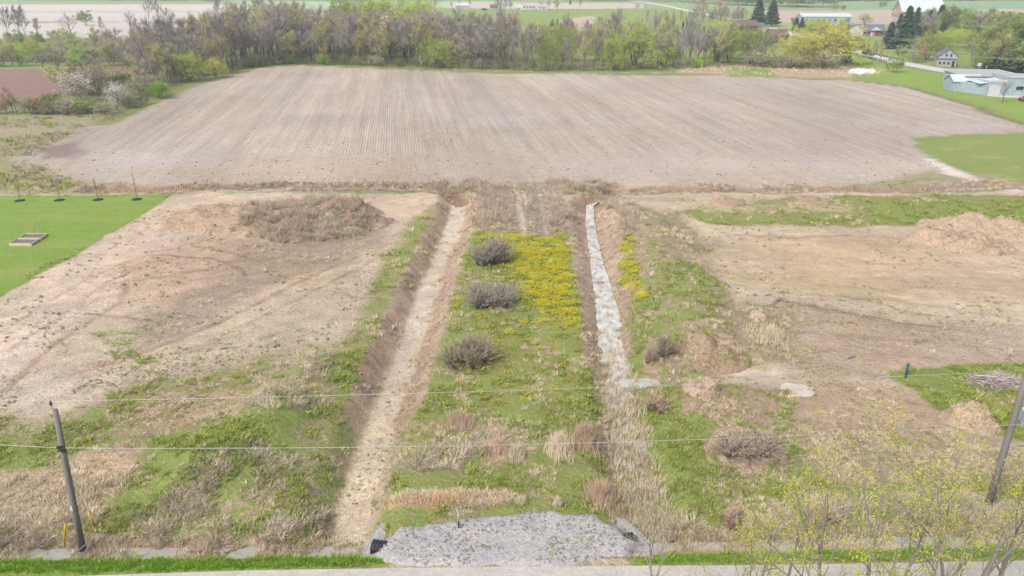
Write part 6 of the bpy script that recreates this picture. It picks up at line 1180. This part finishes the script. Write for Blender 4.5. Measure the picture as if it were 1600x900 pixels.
# poles and wires along that road
PT = []
for px, b, t, lab in ((1306, 99, 36, 'utility pole rising before the great ochre willow'), (1425, 96, 58, 'utility pole on the far verge left of the roadside house'), (1516, 117, 76, 'utility pole behind the pale blue building'), (1355, 80, 60, 'thin pole across the road from the bridge'), (1259, 48, 26, 'pale pole before the long blue shed')):
    x, y = G(px, b); zt = CAMH - y * math.tan(ang(t)); e = empty('road_pole', (x, y, 0), 0, lab, 'utility pole'); MB().tube([(0, 0, -.2), (0, 0, zt)], [.17, .12], 8).build('post', M_POLE, e); MB().box((0, 0, zt - .5), (1.6, .12, .14)).build('crossarm', M_POLE, e); PT.append(Vector((x, y, zt)))
M_WL = simple('wire_pale', (232, 236, 238), .05)
for (a, b), lab in (((AT(1320, 49, 400), AT(1700, 86, 225)), 'highest pale wire over the trees at the upper right'), ((AT(1330, 55, 395), AT(1700, 80, 228)), 'second pale wire over the trees at the upper right'), ((AT(1400, 76, 300), AT(1700, 96, 225)), 'lowest pale wire over the trees at the upper right')):
    wire(a, b, .8, .035, M_WL, lab)
# pond rim reeds
x, y, r = sample(9000, 225, 300, 31, .1); sd_p = poly_sd(x, y, np.array(blob(1347, 111.5, 25, 4.6, 26, 3))); m = ((sd_p < 0) & (sd_p > -3.2)) | ((poly_sd(x, y, GP([(1060, 107), (1180, 101), (1330, 105), (1345, 120), (1200, 120), (1060, 113)])) > 0) & (r.random(len(x)) < .5) & (sd_p < 0)); x, y = x[m], y[m]
scatter('pond_reeds', np.stack([x, y, x * 0], 1), r.uniform(.6, 1.4, len(x)), [tuft(100 + i, 12, .6, .08, .6, G_DR if i else G_RD, .5, .4) for i in range(3)], label='dead reeds round the pond and in the reed bed')
x, y, r = sample(26000, 116, 215, 32, .1); x = x * 1.2; m = (poly_sd(x, y, GP([(-300, 165), (60, 180), (200, 172), (200, 182), (90, 222), (40, 250), (110, 282), (270, 296), (280, 302), (-300, 305)])) > 0) & (fbm(x, y, 8, 3, 3) > .45); x, y = x[m], y[m]
scatter('rank_weeds', np.stack([x, y, x * 0], 1), r.uniform(.6, 1.5, len(x)), [tuft(110, 12, .5, .08, .9, G_GR, .5, .4), tuft(111, 12, .5, .08, .9, G_GR, .5, .4), tuft(112, 12, .6, .07, .9, G_BR, .5, .4)], label='rank weeds beyond the left end of the field')

# far woodland strips on the horizon
def wood_strip(name, pts, n, lo, hi, kinds, label, seed, depth=30):
    r = np.random.default_rng(seed); P = np.array([G(*p) for p in pts]); t = r.uniform(0, len(P) - 1, n); i = t.astype(int); f = t - i; q = P[i] * (1 - f)[:, None] + P[np.minimum(i + 1, len(P) - 1)] * f[:, None]
    q[:, 1] += r.uniform(0, depth, n); ms = []; 
    for k in kinds:
        for p in PR[k][:2]: ms.append((p['parts'][1][1], p['H']))
    pk = r.integers(0, len(ms), n); H = r.uniform(lo, hi, n); sc = H / np.array([m[1] for m in ms])[pk]
    scatter(name, np.c_[q, np.zeros(n)], sc, [m[0] for m in ms], pick=pk, label=label)
wood_strip('far_wood', [(-500, 1), (0, 1), (200, 2), (330, 2.5)], 240, 9, 14, ['bare', 'budding', 'green'], 'blue hazy wood on the horizon at the left', 1, 60)
wood_strip('far_wood', [(380, 1), (480, 2), (560, 1.5), (700, 2), (820, 1)], 260, 8, 13, ['bare', 'budding', 'spreading'], 'blue hazy wood on the horizon in the middle', 2, 60)
wood_strip('far_wood', [(880, 2), (960, 2), (1060, 3), (1140, 8), (1230, 12), (1320, 12)], 300, 9, 14, ['budding', 'green', 'bare'], 'hazy green-grey wood behind the far road', 3, 50)
wood_strip('far_wood', [(1300, 2.5), (1500, 1.5), (1700, 0), (2000, -2)], 420, 12, 18, ['bare', 'conifer', 'green'], 'dark blue wood on the horizon at the right', 4, 70)
wood_strip('far_wood', [(-3000, -12), (0, -14), (800, -15), (1600, -14), (4000, -12)], 900, 12, 20, ['bare', 'green'], 'wooded skyline beyond the fields', 5, 200)
wood_strip('slope_wood', [(1500, 62), (1580, 72), (1680, 80)], 90, 8, 14, ['budding', 'green', 'spreading', 'conifer'], 'mixed wood on the slope at the right', 6, 40)
wood_strip('slope_wood', [(1562, 113), (1610, 116), (1700, 118)], 40, 9, 14, ['budding', 'green', 'conifer'], 'undergrowth of the wood behind the pale blue building', 7, 16)

# ------------------------------------------------------------------ budding trees between the camera and the road
def fg_tree(seed, H):
    r = random.Random(seed); wood = MB(); tw = MB(); lf = MB(); tips = []
    def br(p, d, L, rad, lvl):
        n = 7 if lvl == 0 else 5; pts = [p.copy()]; rr = [rad]; dirs = [d]
        for i in range(n):
            d = (d + Vector((r.uniform(-1, 1), r.uniform(-1, 1), r.uniform(-.2, .8))) * .13).normalized(); p = p + d * L / n; pts.append(p.copy()); rr.append(rad * (1 - .82 * (i + 1) / n)); dirs.append(d)
        (wood if lvl < 2 else tw).tube(pts, rr, 7 if lvl == 0 else 4 if lvl < 3 else 3, False)
        if lvl >= 2:
            for i in range(1, n + 1): tips.append((pts[i], dirs[i]))
        if lvl < 3:
            k = (10, 6, 5)[lvl]
            for j in range(k):
                t = (.38 + .6 * (j + r.random()) / k) if lvl == 0 else .2 + .78 * (j + r.random()) / k; t = min(t, .98) * n; i = int(t); q = pts[i].lerp(pts[i + 1], t - i); ax = rot_about(dirs[i].orthogonal().normalized(), dirs[i], j * 2.4 + r.uniform(-.6, .6))
                br(q, rot_about(dirs[i], ax, r.uniform(.35, .75)), L * (.42, .5, .5)[lvl] * r.uniform(.7, 1.15) * (1.15 - .5 * t / n), max(rr[i] * .5, .006), lvl + 1)
    br(Vector((0, 0, 0)), Vector((r.uniform(-.06, .06), r.uniform(-.05, .05), 1)).normalized(), H * .93, .14, 0)
    for p, d in tips:
        if r.random() < .62:
            for c in range(r.choice((1, 2, 3))):
                q = p + Vector((r.uniform(-1, 1), r.uniform(-1, 1), r.uniform(-.6, 1))) * .12; a1 = Vector((r.uniform(-1, 1), r.uniform(-1, 1), r.uniform(-1, .6))).normalized() * r.uniform(.04, .085); b1 = a1.orthogonal().normalized() * r.uniform(.014, .026)
                lf.poly([q, q + a1 * .5 + b1, q + a1, q + a1 * .5 - b1])
    return wood.mesh('trunk'), tw.mesh('branches'), lf.mesh('leaves')
FGB = simple('bark_sapling', (150, 144, 132), .25, 4); FGL = simple('leaves_sapling', (184, 180, 62), .25, 5, c2=(166, 172, 72), trans=.35)
FG = [fg_tree(300 + i, 12) for i in range(4)]
fgs = [(1345, 712, 26.5, 'grey-stemmed budding tree, tallest at the lower right, left trunk'), (1405, 716, 25.5, 'forked budding tree at the lower right, centre'), (1450, 735, 27, 'budding tree with thin stems right of the forked one'), (1515, 712, 26, 'budding tree before the right pole'), (1575, 735, 25.2, 'budding tree at the lower right corner'), (1262, 770, 26.8, 'smaller budding tree left of the tallest one'), (1185, 800, 25.5, 'low budding treetop above the road, right of the gravel entrance'), (1110, 806, 26.5, 'budding treetop left of the road sign gap at the lower middle'), (1030, 828, 25.8, 'leftmost budding treetop peeking over the road'), (1625, 700, 26.5, 'budding tree cut by the right edge'), (1480, 775, 24.6, 'small yellow-green budding tree between taller ones')]
for i, (px, ty, Y, lab) in enumerate(fgs):
    tp_ = AT(px, ty, Y); H = tp_.z; e = empty('budding_sapling', (tp_.x, Y, 0), i * 1.3, lab.replace('left of the road sign gap at the lower middle', 'over the road, second from the left'), 'tree'); e.scale = (H / 12, H / 12, H / 12)
    f = FG[i % 4]; link('trunk', f[0], FGB, e); link('branches', f[1], FGB, e); link('leaves', f[2], FGL, e)

# ------------------------------------------------------------------ haze: one box of pale air round camera and scene
hz = MB().box((0, 0, 14.5), (5400, 5400, 38.)).build('haze', None); hm = bpy.data.materials.new('haze_air'); hm.use_nodes = True; ht = hm.node_tree; ht.nodes.clear()
vo = ht.nodes.new('ShaderNodeVolumePrincipled'); vo.inputs['Color'].default_value = (.80, .88, 1, 1); vo.inputs['Density'].default_value = .00021; vo.inputs['Anisotropy'].default_value = .2
ho = ht.nodes.new('ShaderNodeOutputMaterial'); ht.links.new(vo.outputs[0], ho.inputs['Volume']); hz.data.materials.append(hm); tag(hz, 'pale bluish haze over the far fields', kind='stuff')
